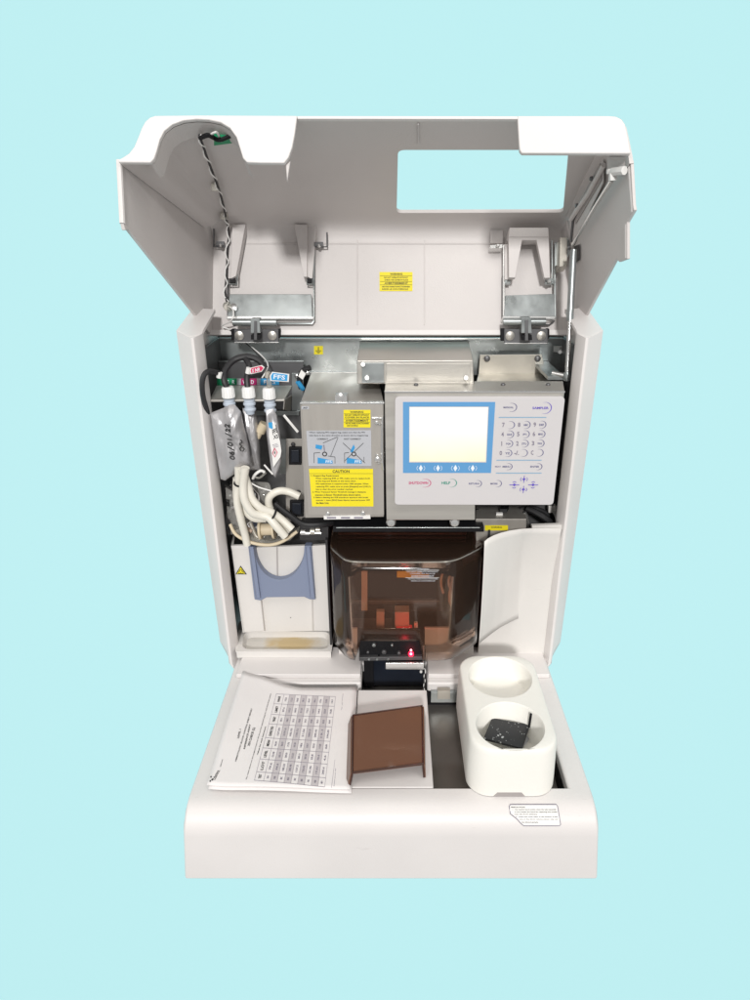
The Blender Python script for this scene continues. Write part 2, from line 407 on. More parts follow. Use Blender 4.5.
# ---- left steel reagent box with its door
mb = MB(); YD = -1.0
f4 = [PY(305, 518, YD), PY(384, 517, YD), PY(384, 403, YD), PY(300, 403, YD)]
b4 = [Vector((f4[0].x, 9.6, f4[0].z)), Vector((f4[1].x, 9.6, f4[1].z)), PY(377, 372.5, 9.6), PY(311, 372.5, 9.6)]
mb.hexa(f4, b4, 'door_steel')
mb.build('reagent_box', root, bevel=.06)
mb = MB(); yd = -1.25
mb.prism([PY(308, 515, yd), PY(384, 515, yd), PY(383, 404.5, yd), PY(302, 404.5, yd)], (0, .18, 0), 'door_steel')
mb.prism([PY(300, 404.3, yd), PY(384, 404.3, yd), PY(384, 402.6, yd), PY(300, 402.6, yd)], (0, .5, 0), 'bright_metal')
# pressed frame along the door's right edge
mb.tube([PY(372, 418, -1.35), PY(381, 418, -1.35), PY(382.2, 420, -1.35), PY(382, 455, -1.35), PY(383.2, 470, -1.35)], .09, 'bright_metal', 6, sub=2)
box = MB()
o_door = mb.build('box_door', root, bevel=.03)
mb = MB()
mb.prism([PY(324, 519.5, -1.4), PY(370.5, 519, -1.4), PY(370.3, 515.7, -1.4), PY(323.6, 516.2, -1.4)], (0, .5, 0), 'white')
for u in (327, 341, 354): mb.prism(rq(lambda a_, b__: PY(a_, b__, -1.42), u, 517, u + 9, 518.5), (0, .01, 0), 'digit_ink')
mb.build('door_hinge', root, bevel=.02)
mb = MB()
for u, v, r in ((376.5, 422.5, .17), (379.5, 424, .1), (377, 455, .13), (377.5, 459, .26), (379, 463, .1), (328, 513.5, .2), (363, 513, .2), (340.5, 397, .34)):
    Y = -1.3 if v > 403 else -1.1
    mb = MB(); mb.lathe(PY(u, v, Y), (0, -1, 0), [(0, r), (.1, r), (.17, r * .6)], 'bright_metal', 12); mb.build('screw', root)
mb = MB()
mb.prism(rq(lambda a_, b__: PY(a_, b__, -1.2), 335, 396, 347, 403), (0, 1.2, 0), 'bright_metal')
mb.build('latch_tab', root)
o_door.name = 'box_door'
# stickers on the door
fd = lambda u, v: PY(u, v, -1.29); fo = lambda u, v: PY(u, v, -1.305)
mb = MB(); mb.prism(rq(fd, 343.5, 410, 370.5, 427.5), (0, .03, 0), 'yellow')
lines(mb, fo, [('WARNING', 350, 411, 363.5, 413), ('DO NOT OPERATE WITHOUT', 345, 414.3, 369, 416), ('COVER IN PLACE', 345, 416.6, 369, 418.2), ('AVERTISSEMENT', 345.5, 419.6, 368.5, 421.6),
    ('NE PAS FAIRE FONCTIONNER', 345.5, 422.6, 369, 424.2), ('SANS COUVERCLE', 347, 424.8, 358, 426.4)], 'ink', Vector((0, 0, 0)))
for v in (413.6, 418.9, 422.0): mb.prism(rq(fo, 344, v, 370, v + .25), (0, .005, 0), 'ink')
mb.build('warning_label', root)
mb = MB(); mb.prism([fd(308.5, 466), fd(371.5, 466), fd(371, 430.3), fd(306.3, 430.8)], (0, .03, 0), 'label_grey')
lines(mb, fo, [('When replacing FFS reagent bag, make sure that the FFS', 309, 431.8, 365, 433.4), ('tube faces in the same direction as shown above reagent bag', 309, 434.8, 368, 436.4),
    ('CORRECT', 317, 438.3, 328, 439.8), ('NOT CORRECT', 344, 438.3, 361, 439.8)], 'ink', Vector((0, 0, 0)))
def seg(mb, a, b, w, m, fn):
    A = fn(*a); B = fn(*b); mb.cyl(A, B, w, m, 4)
for pa, pb in (((337.5, 437), (323, 443)), ((338, 437.5), (330.5, 456.5)), ((314, 453), (314, 463)), ((314, 453), (320, 452.5)), ((335, 457), (335, 463.5)), ((328, 456), (335, 457)),
               ((343, 443), (365, 463)), ((363.5, 443), (344.5, 461)), ((344.5, 453), (344.5, 463)), ((344.5, 453), (349, 452.5)), ((364, 457), (364, 462))):
    seg(mb, pa, pb, .022, 'ink', fo)
for cx in (324.7, 353.8):
    mb.lathe(fo(cx, 454), (0, -1, 0), [(0, .21), (.02, .21)], 'ink', 14); mb.lathe(fo(cx, 454), (0, -1, 0), [(0, .12), (.03, .12)], 'label_grey', 14)
    mb.prism([fo(cx - 7, 463.5), fo(cx + 8, 463.5), fo(cx + 7.5, 460.5), fo(cx - 7, 457.5)], (0, -.012, 0), 'label_blue')
    mb.text('FFS', rq(lambda u, v: PY(u, v, -1.32), cx + 1, 460.3, cx + 7, 463), 'icon_white')
mb.prism([fo(315.5, 448.3), fo(321.5, 449.7), fo(322.5, 445.7), fo(315.8, 444.5)], (0, -.012, 0), 'label_blue')
seg(mb, (323.8, 445), (324.6, 451), .05, 'digit_ink', fo)
mb.prism([fo(350, 451.5), fo(352.5, 453), fo(355, 447.5), fo(353.6, 444.5)], (0, -.012, 0), 'label_blue')
mb.build('instruction_label', root)
mb = MB(); mb.prism([fd(312, 506.5), fd(373.5, 506.5), fd(373, 469), fd(309, 469)], (0, .03, 0), 'yellow')
cl = ['1. Reagent Bag Replacement', '    When replacing SNR or FFS, make sure to replace both', '    of the bag and Bottle at the same time.', '    FFS replacement is required every 1000 samples. When',
      '    replacing FFS, make sure to press [Reagent] and [OK] 2.', '    key to clear the error number reached.', '2. When Transcend Sensor Threshold message is displayed,', '    execute a 2-Sensor Threshold menu shown below.',
      '3. Before cleaning the WB transducer aperture with brush,', '    execute 1. menu [SRV] Reset Alarms menu and power OFF', '    the Main Unit.']
mb.text('CAUTION', rq(fo, 332.5, 470, 349.5, 472.8), 'ink')
mb.prism(rq(fo, 309.6, 473.5, 373, 473.75), (0, .005, 0), 'ink')
rt = [339, 370, 356, 368.5, 371, 353, 366, 361, 368.5, 370, 329]; lf = [311, 315.5, 315.5, 316, 316, 316, 312.5, 315, 313.5, 316, 316]
for i, t in enumerate(cl):
    v = 475 + i * 2.72; mb.text(t.strip(), rq(fo, lf[i], v, rt[i], v + 1.75), 'ink')
mb.build('caution_label', root)
mb = MB(); mb.prism(rq(fd, 301.5, 406.3, 309, 409.3), (0, .03, 0), 'label_grey'); mb.text('A47', rq(fo, 303, 407, 307.5, 408.8), 'ink'); mb.build('small_label', root)

# ---- control unit: steel case + keypad panel
mb = MB(); YC = -1.5
f4 = [PY(386.5, 520, YC), PY(475, 520, YC), PY(475, 391, YC), PY(384.5, 391, YC)]
f4[3].z = f4[2].z
mb.hexa(f4, [PY(389, 519, 2.2)] + [PY(474, 519, 2.2)] + [PY(474, 381, 2.2), PY(385.5, 381, 2.2)], 'steel')
f4 = [PY(474, 503, YC), PY(552, 503, YC), PY(564.5, 391, YC), PY(474, 391, YC)]
mb.hexa(f4, [PY(474, 503, 2.2), PY(551, 503, 2.2), PY(563, 381, 2.2), PY(474, 381, 2.2)], 'steel')
for u in (416, 503, 548): mb.lathe(PY(u, 385.3, .6), (0, 0, 1), [(0, .2), (.12, .2), (.18, .1)], 'dark_steel', 12)
o = mb.build('control_case', root, bevel=.06)
mb = MB()
mb.prism([PY(384.5, 392.6, -1.62), PY(565, 392.6, -1.62), PY(565, 391.2, -1.62), PY(384.5, 391.2, -1.62)], (0, .1, 0), 'bright_metal')
mb.build('case_trim', root)
for u in (391, 454.5):
    mb = MB(); c = PY(u, 522, -.9)
    mb.lathe(c, (0, -1, 0), [(-.5, .4), (0, .44), (.12, .44), (.25, .34), (.3, .1)], 'bright_metal', 20)
    mb.build('thumb_screw', root)
yp = -1.95
def rounded(pts, r, n=5):
    out = []; N = len(pts)
    for i in range(N):
        p = pts[i]; a = (pts[i - 1] - p); b = (pts[(i + 1) % N] - p); ra = min(r, a.length * .45, b.length * .45)
        pa = p + a.normalized() * ra; pb = p + b.normalized() * ra
        for k in range(n + 1):
            t = k / n; out.append(pa * (1 - t) ** 2 + p * 2 * t * (1 - t) + pb * t * t)
    return out
PF = [Vector(p) for p in (PY(394.7, 505, yp), PY(553.3, 505, yp), PY(565.2, 397, yp), PY(395, 397, yp))]
mb = MB(); mb.prism(rounded(PF, .35), (0, .42, 0), 'panel_face')
keypad = mb.build('keypad_panel', root, bevel=.05)
fp = lambda u, v: PY(u, v, yp - .015); fq = lambda u, v: PY(u, v, yp - .03)
def cr5(x, y): return (380 + x / 3.409, 320 + y / 3.409)
# display
mb = MB()
fr = [fp(403, 473), fp(491, 473), fp(495.3, 402), fp(403, 402)]
win = [fp(409.2, 462.6), fp(486.4, 462.6), fp(488.8, 406.6), fp(409.2, 406.6)]
mb.holed(fr, [win], (0, .02, 0), 'screen_blue')
wb = [p + Vector((0, .30, 0)) for p in win]
for i in range(4): j = (i + 1) % 4; mb.add([win[i] + FRONT * -.5, win[j] + FRONT * -.5, wb[j], wb[i]], [[0, 1, 2, 3]], 'ink')
for u in (420.8, 438, 455.4, 472.7):
    c = fq(u, 468.2); r = .17
    mb.prism([c + Vector((0, 0, -.3)), c + Vector((.16, 0, 0)), c + Vector((0, 0, .3)), c + Vector((-.16, 0, 0))], (0, .008, 0), 'icon_white')
    for s_ in (-1, 1):
        mb.tube([c + Vector((s_ * .24, 0, -.2)), c + Vector((s_ * .34, 0, 0)), c + Vector((s_ * .24, 0, .2))], .022, 'icon_white', 4)
disp = mb.build('display', root)
mb = MB(); wi = [p + Vector((0, .012, 0)) for p in win]
mb.add([fp(409.6, 461.6), fp(485.6, 461.6), fp(488.0, 407.3), fp(409.8, 407.3)], [[0, 1, 2, 3]], 'display_glow')
o = mb.build('screen', disp, recalc=False)
# keys
mb = MB()
def crescent(mb, x, y, rx, ry, m, m2=None):
    u, v = cr5(x, y); c = fq(u, v); k = 55 / 655 / 3.409
    rx *= k; ry *= k; N = 14; A = []; B = []
    for i in range(N + 1):
        a = -math.pi * .5 - .35 + (math.pi + .7) * i / N
        w = .055 * math.sin(math.pi * i / N) + .012
        A.append(c + Vector((math.cos(a) * rx, 0, math.sin(a) * ry))); B.append(c + Vector((math.cos(a) * (rx + w), 0, math.sin(a) * (ry + w * .6))))
    mb.strip(A, B, m)
def ktext(mb, t, x0, y0, x1, y1, m):
    a = cr5(x0, y0); b = cr5(x1, y1); mb.text(t, rq(fq, a[0], a[1], b[0], b[1]), m)
crescent(mb, 448, 298, 16, 14, 'key_ink'); ktext(mb, 'MANUAL', 421, 295, 455, 301, 'key_ink')
crescent(mb, 562, 300, 20, 19, 'violet'); ktext(mb, 'SAMPLER', 520, 296, 575, 304, 'violet')
digs = [['7', '8', '9'], ['4', '5', '6'], ['1', '2', '3'], ['0', '-/.', 'C']]; subs = [['', 'ABC', 'DEF'], ['GHI', 'JKL', 'MNO'], ['PQR', 'STU', 'VWX'], ['YZ', '', '']]
for r_ in range(4):
    for c_ in range(3):
        y = 358 + r_ * 32 - (.6 * c_); x = 443 + c_ * 53.5 - r_ * 3
        crescent(mb, x, y, 14, 12.5, 'key_ink')
        d_ = digs[r_][c_]; w = (1.3 if d_ == '1' else 4.2) if len(d_) == 1 else 8
        ktext(mb, d_, x - 22 - w, y - 8, x - 22 + w, y + 7, 'digit_ink')
        if subs[r_][c_]: ktext(mb, subs[r_][c_], x - 7, y - 3, x + 9, y + 4, 'key_ink')
crescent(mb, 436, 500, 13, 11.5, 'key_ink'); ktext(mb, 'SELECT', 392, 497.5, 412, 502, 'key_ink'); ktext(mb, 'MENU', 418, 497, 444, 503, 'key_ink')
crescent(mb, 538, 500, 13, 11.5, 'key_ink'); ktext(mb, 'ENTER', 513, 497, 543, 503, 'key_ink')
crescent(mb, 152, 556, 20, 15, 'magenta'); ktext(mb, 'SHUTDOWN', 98, 551, 164, 560, 'magenta')
crescent(mb, 243, 556, 17, 15, 'green_ink'); ktext(mb, 'HELP', 210, 551, 240, 560, 'green_ink')
crescent(mb, 332, 558, 13, 12, 'key_ink'); ktext(mb, 'RETURN', 303, 555, 338, 561, 'key_ink')
crescent(mb, 400, 558, 13, 12, 'key_ink'); ktext(mb, 'MORE', 377, 555, 401, 561, 'key_ink')
for x0, x1, y in ((405, 567, 332), (397, 551, 478), (395, 551, 522)):
    a = cr5(x0, y - 1.2); b = cr5(x1, y + 1.2); mb.quad(rq(fq, a[0], a[1], b[0], b[1]), 'rule_blue')
for x, y, hz in ((491, 543, 0), (458, 562, 1), (522, 562, 1), (489, 578, 0)):
    u, v = cr5(x, y); c = fq(u, v); k = 55 / 655 / 3.409
    mb.prism([c + Vector((0, 0, -6 * k)), c + Vector((6 * k, 0, 0)), c + Vector((0, 0, 6 * k)), c + Vector((-6 * k, 0, 0))], (0, .008, 0), 'violet')
    dv = Vector((1, 0, 0)) if hz else Vector((0, 0, 1)); ov = Vector((0, 0, 1)) if hz else Vector((1, 0, 0))
    mb.cyl(c - dv * 17 * k if hz else c - dv * 13 * k, c + dv * 17 * k if hz else c + dv * 13 * k, .03, 'violet', 4)
    for s_ in (-1, 1): mb.tube([c + ov * s_ * 9 * k - dv * 6 * k, c + ov * s_ * 12 * k, c + ov * s_ * 9 * k + dv * 6 * k], .025, 'violet', 4)
mb.build('key_markings', keypad, recalc=False)

# ---- small steel box under the keypad with a yellow sticker
mb = MB()
f4 = [PY(476, 545, 1.2), PY(526, 545, 1.2), PY(526.5, 519, 1.2), PY(475.5, 519, 1.2)]
mb.hexa(f4, [Vector((p.x, 7, p.z)) for p in f4[:2]] + [PY(523, 503, 6), PY(476, 503, 6)], 'door_steel')
mb.build('pump_box', root, bevel=.06)
mb = MB(); g = lambda u, v: PY(u, v, 1.15); mb.prism(rq(g, 485, 525.5, 508, 530.5), (0, .04, 0), 'yellow'); mb.text('WARNING', rq(lambda u, v: PY(u, v, 1.14), 491, 526.5, 502, 528.2), 'ink')
mb.build('warning_label', root)
mb = MB(); mb.prism([PY(500, 512.5, 2.6), PY(507, 512.5, 2.6), PY(509, 508, 3.6), PY(501, 508, 3.6)], (0, .1, .3), 'black'); mb.box(PY(496, 513, 2.4).x, PY(502.5, 513, 2.4).x, 2.2, 2.5, PY(500, 514.5, 2.4).z, PY(500, 512.5, 2.4).z, 'white')
mb.build('box_latch', root)
mb = MB()
for pts, r, mm in (([PY(527, 508, 3), PY(537, 513, 2.5), PY(549, 521, 2.2), PY(553, 530, 3)], .3, 'rubber'), ([PY(520, 509, 4), PY(531, 507, 4), PY(545, 512, 4), PY(553, 520, 4)], .2, 'rubber'),
                   ([PY(524, 512, 3), PY(528, 522, 3), PY(525, 534, 3)], .22, 'bright_metal'), ([PY(560, 480, 5), PY(563, 495, 5), PY(560, 512, 5)], .25, 'rubber')):
    mb.tube(pts, r, mm)
mb.build('cables', root)
mb = MB(); mb.prism([PY(527, 530, 5), PY(555, 530, 5), PY(553, 505, 5), PY(528, 505, 5)], (0, .2, 0), 'dark_steel')
mb.build('inner_plate', root)

# ---- lower right: white cheek with its curved cover
mb = MB()
mb.prism([PY(477, 664, .762), PY(548, 664, .762), PY(562.5, 532, .762), PY(486, 560, .762)], (0, .25, 0), 'cream_plastic')
mb.build('right_cheek', root, bevel=.05)
def lerp_px(K, t):
    for i in range(len(K) - 1):
        if t <= K[i + 1][0]:
            f_ = (t - K[i][0]) / (K[i + 1][0] - K[i][0]); return tuple(K[i][j] + (K[i + 1][j] - K[i][j]) * f_ for j in (1, 2, 3))
    return K[-1][1:]
TK_ = [(0, 484.5, 541.5, -3.0), (.05, 488, 538.5, -2.85), (.12, 494, 535.3, -2.5), (.2, 501, 532.8, -2.1), (.3, 510, 530.6, -1.6), (.42, 521, 529, -1.1), (.6, 533, 528.3, -.5), (.8, 547, 528.2, -.15), (1, 561.5, 528.4, .1)]
BK_ = [(0, 479, 643.5, -2.9), (.05, 482, 641, -2.5), (.12, 487, 637, -1.9), (.2, 493, 632.3, -1.2), (.3, 501.5, 626.5, -.4), (.42, 513, 620.6, .45), (.47, 518, 618.4, .79), (.52, 522, 618.4, .82), (.6, 528, 620, .83), (1, 550, 626, .83)]
cols = 80
topc = [PY(*lerp_px(TK_, i / cols)) for i in range(cols + 1)]; botc = [PY(*lerp_px(BK_, i / cols)) for i in range(cols + 1)]
def sheet(i, k):
    t = min(1, i / cols / .5); p = topc[i].lerp(botc[i], k); e_ = 1 - (1 - k) ** (1 + 2.2 * t)
    p.y = topc[i].y + (botc[i].y - topc[i].y) * e_ - .35 * math.sin(math.pi * k) * (1 - t) ** 2; return p
rows = [[sheet(i, k / 16) for i in range(cols + 1)] for k in range(17)]
mb = MB(); vs = [p for r_ in rows for p in r_]; n = cols + 1
mb.add(vs, [[r_ * n + i, (r_ + 1) * n + i, (r_ + 1) * n + i + 1, r_ * n + i + 1] for r_ in range(16) for i in range(cols)], 'cream_plastic')
mb.build('curved_cover', root, solid=.05, smooth=60)
mb = MB()
mb.prism([PY(532, 529.5, .2), PY(562, 529.5, .2), PY(562, 525, .2), PY(532, 526, .2)], (0, .5, 0), 'cream_plastic')
mb.hexa([PY(558.5, 528, .5), PY(562, 528, .5), PY(562, 524, .5), PY(558.5, 524, .5)], [PY(552.5, 513, 4), PY(555.5, 513, 4), PY(555.5, 509, 4), PY(552.5, 509, 4)], 'cream_plastic')
mb.prism(rq(lambda u, v: PY(u, v, 3.6), 548.5, 506, 556.5, 513), (0, .6, 0), 'cream_plastic')
mb.build('cheek_frame', root, bevel=.05)

# ---- lower left: white chute, blue-grey clip, catch tray
def c6(x, y): return (200 + x / 3.75, 500 + y / 3.75)
mb = MB(); y0 = -.4
def Q6(x, y, Y): u, v = c6(x, y); return PY(u, v, Y + 3.0)
mb.prism([Q6(160, 497, y0), Q6(492, 490, y0), Q6(480, 168, y0), Q6(118, 182, y0)], (0, .3, 0), 'cream_plastic')
# raised left and right ribs either side of the chute
mb.hexa([Q6(166, 494, -1.0), Q6(240, 490, -1.0), Q6(206, 178, -1.0), Q6(120, 183, -1.0)], [Q6(166, 494, -.35), Q6(246, 490, -.35), Q6(212, 178, -.35), Q6(120, 183, -.35)], 'cream_plastic')
mb.hexa([Q6(428, 490, -1.0), Q6(494, 492, -1.0), Q6(480, 168, -1.0), Q6(420, 172, -1.0)], [Q6(420, 490, -.35), Q6(494, 492, -.35), Q6(480, 168, -.35), Q6(414, 172, -.35)], 'cream_plastic')
# box rim going back
mb.hexa([Q6(118, 183, -1), Q6(126, 183, -1), Q6(126, 172, -1), Q6(116, 172, -1)], [Q6(128, 108, 4), Q6(133, 108, 4), Q6(133, 100, 4), Q6(128, 100, 4)], 'cream_plastic')
mb.prism([Q6(118, 184, -1.05), Q6(190, 184, -1.05), Q6(190, 170, -1.05), Q6(116, 172, -1.05)], (0, .3, 0), 'white_plastic')
mb.cyl(Q6(340, 441, -.42), Q6(340, 441, -.48), .05, 'dark', 8)
mb.build('sample_chute', root, bevel=.1, seg=3)
mb = MB()
arc = [Q6(298 - 93 * math.cos(a), 178 + 122 * math.sin(a), -1.25) for a in [math.pi * k / 18 for k in range(19)]]
left_o = [Q6(180, 172, -1.25)]; outer = [Q6(204, 374, -1.25), Q6(228, 378, -1.25), Q6(250, 366, -1.25), Q6(390, 364, -1.25), Q6(412, 374, -1.25), Q6(434, 374, -1.25), Q6(418, 172, -1.25)]
mb.prism([Q6(180, 172, -1.25)] + outer + [Q6(394, 172, -1.25)] + arc[::-1] , (0, .8, 0), 'blue_grey')
clip = mb.build('blue_clip', root, bevel=.08)
for xa, xb, xc, xd in ((186, 200, 226, 212), (398, 412, 430, 416)):
    mb = MB()
    mb.hexa([Q6(xd, 368, -1.55), Q6(xc, 368, -1.55), Q6(xb, 176, -1.55), Q6(xa, 176, -1.55)], [Q6(xd - 3, 368, -1.2), Q6(xc + 3, 368, -1.2), Q6(xb + 3, 176, -1.2), Q6(xa - 3, 176, -1.2)], 'blue_grey')
    mb.build('clip_rail', clip, bevel=.05)
mb = MB(); mb.prism([Q6(289, 345, -.52), Q6(293, 345, -.52), Q6(290, 178, -.52), Q6(287, 178, -.52)], (0, .1, 0), 'seam'); mb.build('seam_line', root)
# hazard triangle
mb = MB(); h1 = -1.06
mb.prism([Q6(133, 279, h1), Q6(175, 279, h1), Q6(152, 247, h1)], (0, .05, 0), 'ink'); mb.prism([Q6(138, 276.5, h1 - .02), Q6(169, 276.5, h1 - .02), Q6(152, 252, h1 - .02)], (0, .03, 0), 'yellow')
for a in range(3):
    an = math.radians(90 + 120 * a); c = Q6(153 + 5.5 * math.cos(an), 269.5 - 4.5 * math.sin(an), h1 - .03)
    mb.tube([c + Vector((.13 * math.cos(t + an), 0, .13 * math.sin(t + an))) for t in [-2.4 + 4.8 * k / 8 for k in range(9)]], .03, 'ink', 4, sub=1)
mb.build('hazard_label', root)
# catch tray: rounded basin
mb = MB(); zt = 1.25
o4 = [Vector((-16.1, 3.6, zt)), Vector((-6.1, 3.6, zt)), Vector((-6.05, -.1, zt)), Vector((-15.55, -.1, zt))]
i4 = rounded([Vector((-15.4, 3.3, zt)), Vector((-6.5, 3.3, zt)), Vector((-6.35, .3, zt)), Vector((-15.0, .3, zt))], .9)
mb.holed(rounded(o4, .3), [i4], (0, 0, -.18), 'cream_plastic')
floor = [p + Vector((0, 0, -.62)) for p in i4]; cc = sum(floor, Vector()) / len(floor); floor = [cc + (p - cc) * .93 for p in floor]
mb.strip(i4 + [i4[0]], floor + [floor[0]], 'cream_plastic')
mb.add(floor, [list(range(len(floor)))], 'stained')
mb.prism([(-15.45, -.05, .47), (-6.12, -.05, .47), (-6.12, -.05, zt - .1), (-15.45, -.05, zt - .1)], (0, .25, 0), 'cream_plastic')
mb.build('catch_tray', root, bevel=.06, merge=True)

# ---- smoked cover over the sampling bay
prof = [(-5.75, 4), (-5.75, .7), (-5.65, .2), (-5.35, -.4), (-4.5, -1.8), (-4.1, -2.2), (-3.6, -2.42), (-3.0, -2.5), (0, -2.55), (4.2, -2.5), (4.9, -2.4), (5.5, -2.15), (6.2, -1.65), (7.7, -.2), (8.15, .35), (8.3, 1.0), (8.3, 4)]
zt_, zb_ = 12.6, 2.1
def bz(x): return 4.4 if -3.3 < x < 2.7 else zb_
mb = MB()
fine = []
for i in range(len(prof) - 1):
    (xa, ya), (xb, yb_) = prof[i], prof[i + 1]; n = max(1, int(math.hypot(xb - xa, yb_ - ya) / .35))
    for k in range(n): fine.append((xa + (xb - xa) * k / n, ya + (yb_ - ya) * k / n))
fine.append(prof[-1])
topl = [Vector((x, y, zt_ + (.25 if y > 0 else .0))) for x, y in fine]
botl = [Vector((x, y - .1, bz(x) + (.35 if y > 1 else 0))) for x, y in fine]
rr = [[topl[i].lerp(botl[i], k / 6) for i in range(len(fine))] for k in range(7)]
for k in range(6): mb.strip(rr[k], rr[k + 1], 'smoked')
cover = mb.build('smoked_cover', root, solid=.18, smooth=50, merge=True)
mb = MB()      # rim ledge and top of the cover
zr = 12.65
mb.prism([(x, y, zr) for x, y in prof[:-1]] + [(8.3, 4, zr)], (0, 0, .22), 'smoked')
mb.build('cover_top', cover)
mb = MB(); mb.tube([Vector((x, y - .12, zr + .02)) for x, y in prof[1:-1]], .07, 'clear_film', 6, sub=2)
mb.build('cover_rim', cover)
mb = MB(); g = lambda u, v: PY(u, v, -2.75)
lines(mb, g, [('WARNING', 417, 568.3, 429, 569.8), ('DO NOT OPERATE WITHOUT', 407, 571, 438, 572.4), ('COVER IN PLACE', 410, 573, 435, 574.2), ('AVERTISSEMENT', 411, 575.2, 434, 577.2), ('NE PAS FAIRE FONCTIONNER', 408, 578.3, 438, 579.5), ('SANS LE COUVERCLE', 411, 580.2, 435, 581.5)], 'label_grey', Vector((0, 0, 0)))
mb.prism(rq(g, 405.5, 570.1, 439, 570.4), (0, .005, 0), 'white'); mb.prism(rq(g, 405.5, 577.6, 439, 577.9), (0, .005, 0), 'white')
mb.build('cover_lettering', cover, recalc=False)
# black bar above the cover and two rails
mb = MB()
mb.prism([PY(333, 532, .2), PY(484, 532, .2), PY(484, 526.5, .2), PY(333, 526.5, .2)], (0, 4, 0), 'black')
mb.prism([PY(336, 528.4, .05), PY(480, 528.4, .05), PY(480, 527.4, .05), PY(336, 527.4, .05)], (0, .1, 0), 'zinc')
mb.prism([PY(338, 543, 3.2), PY(470, 543, 3.2), PY(470, 534, 3.2), PY(338, 534, 3.2)], (0, .3, 0), 'copper_plastic')
mb.build('cover_rail', root, bevel=.04)
# what is inside the bay
mb = MB()
def C7(x, y, Y): return PY(320 + x / 4.167, 510 + y / 4.167, Y)
def bar(x0, y0_, x1, y1_, Y, dp, m): mb.prism([C7(x0, y1_, Y), C7(x1, y1_, Y), C7(x1, y0_, Y), C7(x0, y0_, Y)], (0, dp, 0), m)
bar(80, 130, 100, 430, 2.5, .8, 'copper_plastic'); bar(172, 250, 198, 420, 3.5, .6, 'tan'); bar(235, 425, 268, 515, 2, .6, 'tan')
bar(312, 425, 372, 492, 1.5, 1.2, 'copper_plastic'); bar(318, 492, 384, 540, 1.2, .6, 'red_glow_part'); bar(392, 470, 408, 545, 1, .3, 'tan')
bar(75, 95, 610, 122, 3.0, .3, 'tan'); bar(100, 136, 560, 168, 3.6, .3, 'copper_plastic'); bar(140, 180, 270, 190, 3, .4, 'zinc'); bar(270, 170, 430, 184, 3.2, 4, 'dark_steel'); bar(100, 378, 500, 392, 5.5, .5, 'dark_steel'); bar(545, 190, 625, 500, 5.5, .3, 'copper_plastic')
bar(100, 520, 300, 545, 1.5, 3, 'dark_steel'); bar(455, 500, 640, 600, 3, .5, 'copper_plastic')
bar(78, 495, 156, 640, .7, .3, 'cream_plastic'); bar(436, 492, 640, 640, .7, .3, 'cream_plastic')
bar(205, 215, 495, 385, 6.2, .3, 'black')
mb.build('bay_frame', root, bevel=.05)
mb = MB(); mb.prism(rq(lambda u, v: PY(u, v, .5), 397, 563.5, 429, 577.5), (0, .1, 0), 'amber'); mb.text('CAUTION', rq(lambda u, v: PY(u, v, .45), 401, 566, 418, 570), 'ink'); mb.build('amber_label', root)
mb = MB()
for k in range(4):
    cx, cy, rad = [(590, 300, 62), (600, 320, 45), (160, 190, 40), (575, 300, 80)][k]
    c = C7(cx, cy, 4.2 - k * .3); R_ = rad / 4.167 * .088
    mb = MB(); mb.tube([c + Vector((R_ * math.cos(a), .2 * math.sin(3 * a), R_ * math.sin(a) * (1 if k != 3 else 1.3))) for a in [5.2 * i / 12 - 1.5 for i in range(13)]], .13, 'copper_plastic' if k != 2 else 'zinc', 8); mb.build('bay_tube', root)
mb = MB(); mb.tube([C7(550, 330, 3), C7(575, 365, 2.6), C7(605, 385, 2.8)], .2, 'tan', 8); mb.build('bay_tube', root)
mb = MB(); mb.tube([C7(620, 200, 4), C7(655, 260, 3.6), C7(640, 350, 3.4), C7(580, 420, 3.2), C7(560, 470, 3)], .2, 'copper_plastic', 8); mb.build('bay_tube', root)
mb = MB(); mb.tube([C7(560, 260, 4), C7(540, 380, 3.6), C7(600, 450, 3.4), C7(625, 480, 3)], .15, 'tan', 8); mb.build('bay_tube', root)
mb = MB(); mb.tube([C7(110, 330, 4), C7(105, 420, 4), C7(140, 470, 3.5)], .18, 'dark_steel', 8); mb.build('bay_tube', root)
# sampler head
mb = MB()
mb.prism([PY(360, 658, -1.2), PY(424, 658, -1.2), PY(424, 640, -1.2), PY(358, 640, -1.2)], (0, 2.0, 0), 'black')
for u, v, r in ((374, 644, .22), (384, 651, .26), (392, 644, .15), (379, 655, .12), (368, 651, .16), (399, 652, .2), (371, 657, .1), (389, 657, .12)):
    mb.lathe(PY(u, v, -1.2), (0, -1, 0), [(0, r), (.25, r * .9), (.3, r * .4)], random.choice(['dark_steel', 'zinc', 'black']), 10)
mb.prism([PY(359, 661, -1.6), PY(425, 660, -1.6), PY(425, 656.8, -1.6), PY(359, 657.5, -1.6)], (0, 1.0, 0), 'dark_steel')
for u in (369, 377, 388): mb.lathe(PY(u, 659.2, -1.62), (0, -1, 0), [(0, .16), (.1, .12)], 'zinc', 8)
mb.build('sampler_head', root, bevel=.03)
mb = MB()
mb.hexa([PY(385.5, 669.5, -2.6), PY(423.5, 669.8, -2.6), PY(424.5, 663, -2.6), PY(385.5, 663, -2.6)], [PY(385.5, 668, -1.6), PY(424, 668, -1.6), PY(424, 660.8, -1.6), PY(385.5, 661.5, -1.6)], 'bright_metal')
mb.box(PY(422.5, 660, -1.4).x, PY(424.3, 660, -1.4).x, -1.7, -1.3, PY(423, 663, -1.4).z, PY(423, 644, -1.4).z, 'zinc')
mb.lathe(PY(421, 670.5, -2.3), (0, 0, -1), [(0, .13), (.25, .13)], 'white', 10)
mb.build('tube_bracket', root, bevel=.05)
